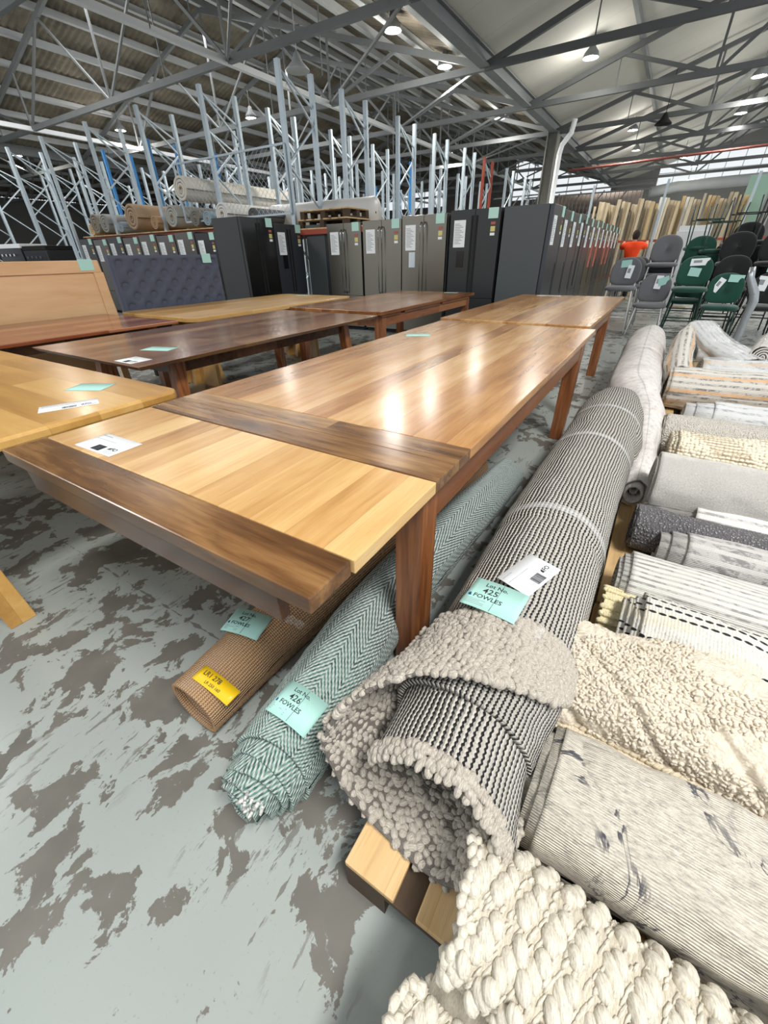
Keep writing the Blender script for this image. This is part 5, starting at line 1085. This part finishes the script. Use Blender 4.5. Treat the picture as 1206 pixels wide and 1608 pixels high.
# ================================================================ cards and papers
def card(label, pos, rz, w, h, kind, num=None, tilt=(0, 0), curl=0.0, group=None):
    """w along local x, h along local y"""
    mat = {'mint': M_mint, 'white': M_paper, 'yellow': M_yellow}[kind]; nm = {'mint': 'lot_card', 'white': 'barcode_sheet', 'yellow': 'sticker'}[kind]
    t = bpy.data.objects.new(nm, None); COL.objects.link(t); t.location = pos; t.rotation_euler = (tilt[0], tilt[1], rz); tag(t, label, {'mint': 'card', 'white': 'paper', 'yellow': 'sticker'}[kind], group)
    n = 12; xs2 = np.linspace(-w/2, w/2, n); zf = lambda x, y=0: curl*((x/(w/2))**2)
    V = np.array([(x, y, zf(x)+dz) for dz in (0, .0006) for x in xs2 for y in (-h/2, h/2)]); Fq = []
    for i in range(n-1):
        a = i*2; Fq.append((2*n+a, 2*n+a+2, 2*n+a+3, 2*n+a+1)); Fq.append((a, a+1, a+3, a+2)); Fq.append((a, a+2, 2*n+a+2, 2*n+a)); Fq.append((a+1, 2*n+a+1, 2*n+a+3, a+3))
    Fq += [(0, 2*n, 2*n+1, 1), (2*n-2, 2*n-1, 4*n-1, 4*n-2)]
    link('paper', fast_mesh('paper', V, np.array(Fq)), mat, t)
    def bend(o):
        for v in o.data.vertices: v.co.z += zf(v.co.x+o.location.x)
        return o
    if kind == 'mint':
        bend(MB().box(.004*w/.12, -h*.47, .0008, .004*w/.12+.0009, h*.47, .0011).build('divider_line', M_print, t)) if num else None
        if num:
            bend(text_mesh('heading_text', 'Lot No.', h*.17, M_print, t, (-w*.27, h*.27, .0009), bold=.008))
            bend(text_mesh('lot_number_text', num, h*.25, M_print, t, (-w*.26, h*.03, .0009), bold=.008))
            bend(text_mesh('auction_house_text', 'FOWLES', h*.18, M_print, t, (-w*.37, -h*.17, .0009), bold=.01))
            MB().add([(-w*.46, -h*.17, .0009+curl*.8), (-w*.385, -h*.17, .0009+curl*.7), (-w*.385, -h*.04, .0009+curl*.7), (-w*.42, -h*.04, .0009+curl*.8), (-w*.46, -h*.1, .0009+curl*.8)], [(0, 1, 2, 3, 4)]).build('logo_mark', flat('navy_ink', '#173a6b', .6), t)
            mb = MB(); [mb.box(-w*.45, -h*(.25+.05*k), .0009, -w*(.1 if k != 1 else .2), -h*(.238+.05*k), .0011) for k in range(4)]; bend(mb.build('small_print', M_gprint, t))
    elif kind == 'white':
        mb = MB(); x = -w*.12
        rr = random.Random(3)
        while x < w*.12: b_ = rr.choice((.0008, .0014, .0022)); mb.box(x, -h*.42, .0008, x+b_, -h*.12, .0011); x += b_+rr.choice((.0008, .0014))
        mb.build('barcode', M_print, t)
        mb = MB(); mb.box(-w*.48, -h*.02, .0008, w*.48, -h*.012, .0011); mb.box(w*.17, -h*.48, .0008, w*.175, -h*.02, .0011)
        for k in range(3): mb.box(w*.2, -h*(.3+.05*k), .0008, w*.45, -h*(.285+.05*k), .0011)
        mb.box(-w*.46, h*.35, .0008, -w*.2, h*.37, .0011); mb.box(-w*.46, h*.15, .0008, w*.1, h*.165, .0011); mb.build('small_print', M_gprint, t)
        text_mesh('auction_house_text', 'FO', h*.2, M_print, t, (w*.26, -h*.24, .0009), bold=.03)
        MB().add([(w*.19, -h*.24, .001), (w*.25, -h*.24, .001), (w*.25, -h*.1, .001), (w*.2, -h*.14, .001)], [(0, 1, 2, 3)]).build('logo_mark', M_print, t)
    else:
        bend(text_mesh('handwriting', 'LR1 278', h*.42, M_print, t, (-w*.38, h*.02, .0009), (0, 0, .02), .01)); bend(text_mesh('handwriting', 'LR 250 160', h*.26, M_print, t, (-w*.2, -h*.34, .0009), (0, 0, .03), .005))
    return t
cg = 'auction lot cards'
card('mint card numbered 427 on the brown jute rug roll', (-.885, .53, .222), .25, .135, .1, 'mint', '427', (.0, .05), -.006, cg)
card('mint card numbered 426 on the teal zigzag rug roll', (-.525, .385, .256), 0, .13, .1, 'mint', '426', (0, .1), -.012, cg)
card('mint card numbered 425 on the black and cream rug roll', (-.155, .755, .514), -.08, .14, .11, 'mint', '425', (.0, -.06), -.004, cg)
card('white barcode sheet beside the 425 card on the black and cream rug roll', (-.105, .89, .514), 1.25, .155, .095, 'white', None, (0, 0), 0, 'barcode sheets')
card('yellow handwritten sticker on the mouth of the brown jute rug roll', (-.808, .335, .196), .0, .15, .05, 'yellow', None, (.02, .12), -.008)
cl = [('white barcode sheet on the light leaf of the big table', (-1.35, .53, .7584), .03, .19, .105, 'white', 'barcode sheets'), ('mint card on the far left edge of the big table', (-1.42, 2.74, .7606), .5, .17, .11, 'mint', cg),
      ('mint card on the walnut table, right of the white sheet', (-2.68, 1.56, .7576), .35, .2, .12, 'mint', cg), ('white sheet near the corner of the walnut table', (-2.5, 1.28, .7576), 0, .17, .13, 'white', 'barcode sheets'),
      ('mint card on the honey oak table near its edge', (-2.1, .85, .7606), .5, .17, .12, 'mint', cg), ('white barcode strip on the honey oak table beside the mint card', (-1.89, .665, .7606), 1.15, .2, .09, 'white', 'barcode sheets'),
      ('mint card on the reddish brown table before the steel fridges', (-2.72, 6.28, .7606), .2, .2, .13, 'mint', cg), ('white papers on the far edge of the second table', (-1.3, 6.22, .7606), .1, .3, .1, 'white', 'barcode sheets'), ('mint card on the pale oak table far edge', (-4.6, 5.1, .7606), .4, .2, .12, 'mint', cg)]
for lb, p, rz, w, h, kd, gp in cl: card(lb, p, rz, w, h, kd, None, (0, 0), 0, gp)
# crumpled clear tape patches
for lb, pos, sx, sy in (('crumpled clear tape on the black and cream rug by its pebbled edge', (-.06, .715, .5), .07, .035), ('crumpled clear tape on the jute rug beside the table edge', (-.76, .62, .213), .08, .03)):
    xs2 = np.linspace(-sx/2, sx/2, 24); ys2 = np.linspace(-sy/2, sy/2, 14); X_, Y_ = np.meshgrid(xs2, ys2, indexing='ij'); Z_ = .008*vnoise(X_+3, Y_+2, 130, 7)-X_*X_*3
    g = fast_mesh('film', np.stack([X_, Y_, Z_], -1).reshape(-1, 3), grid_faces(24, 14)); o = link('clear_tape', g, M_film, None, 0, True); o.location = pos; tag(o, lb, 'tape')
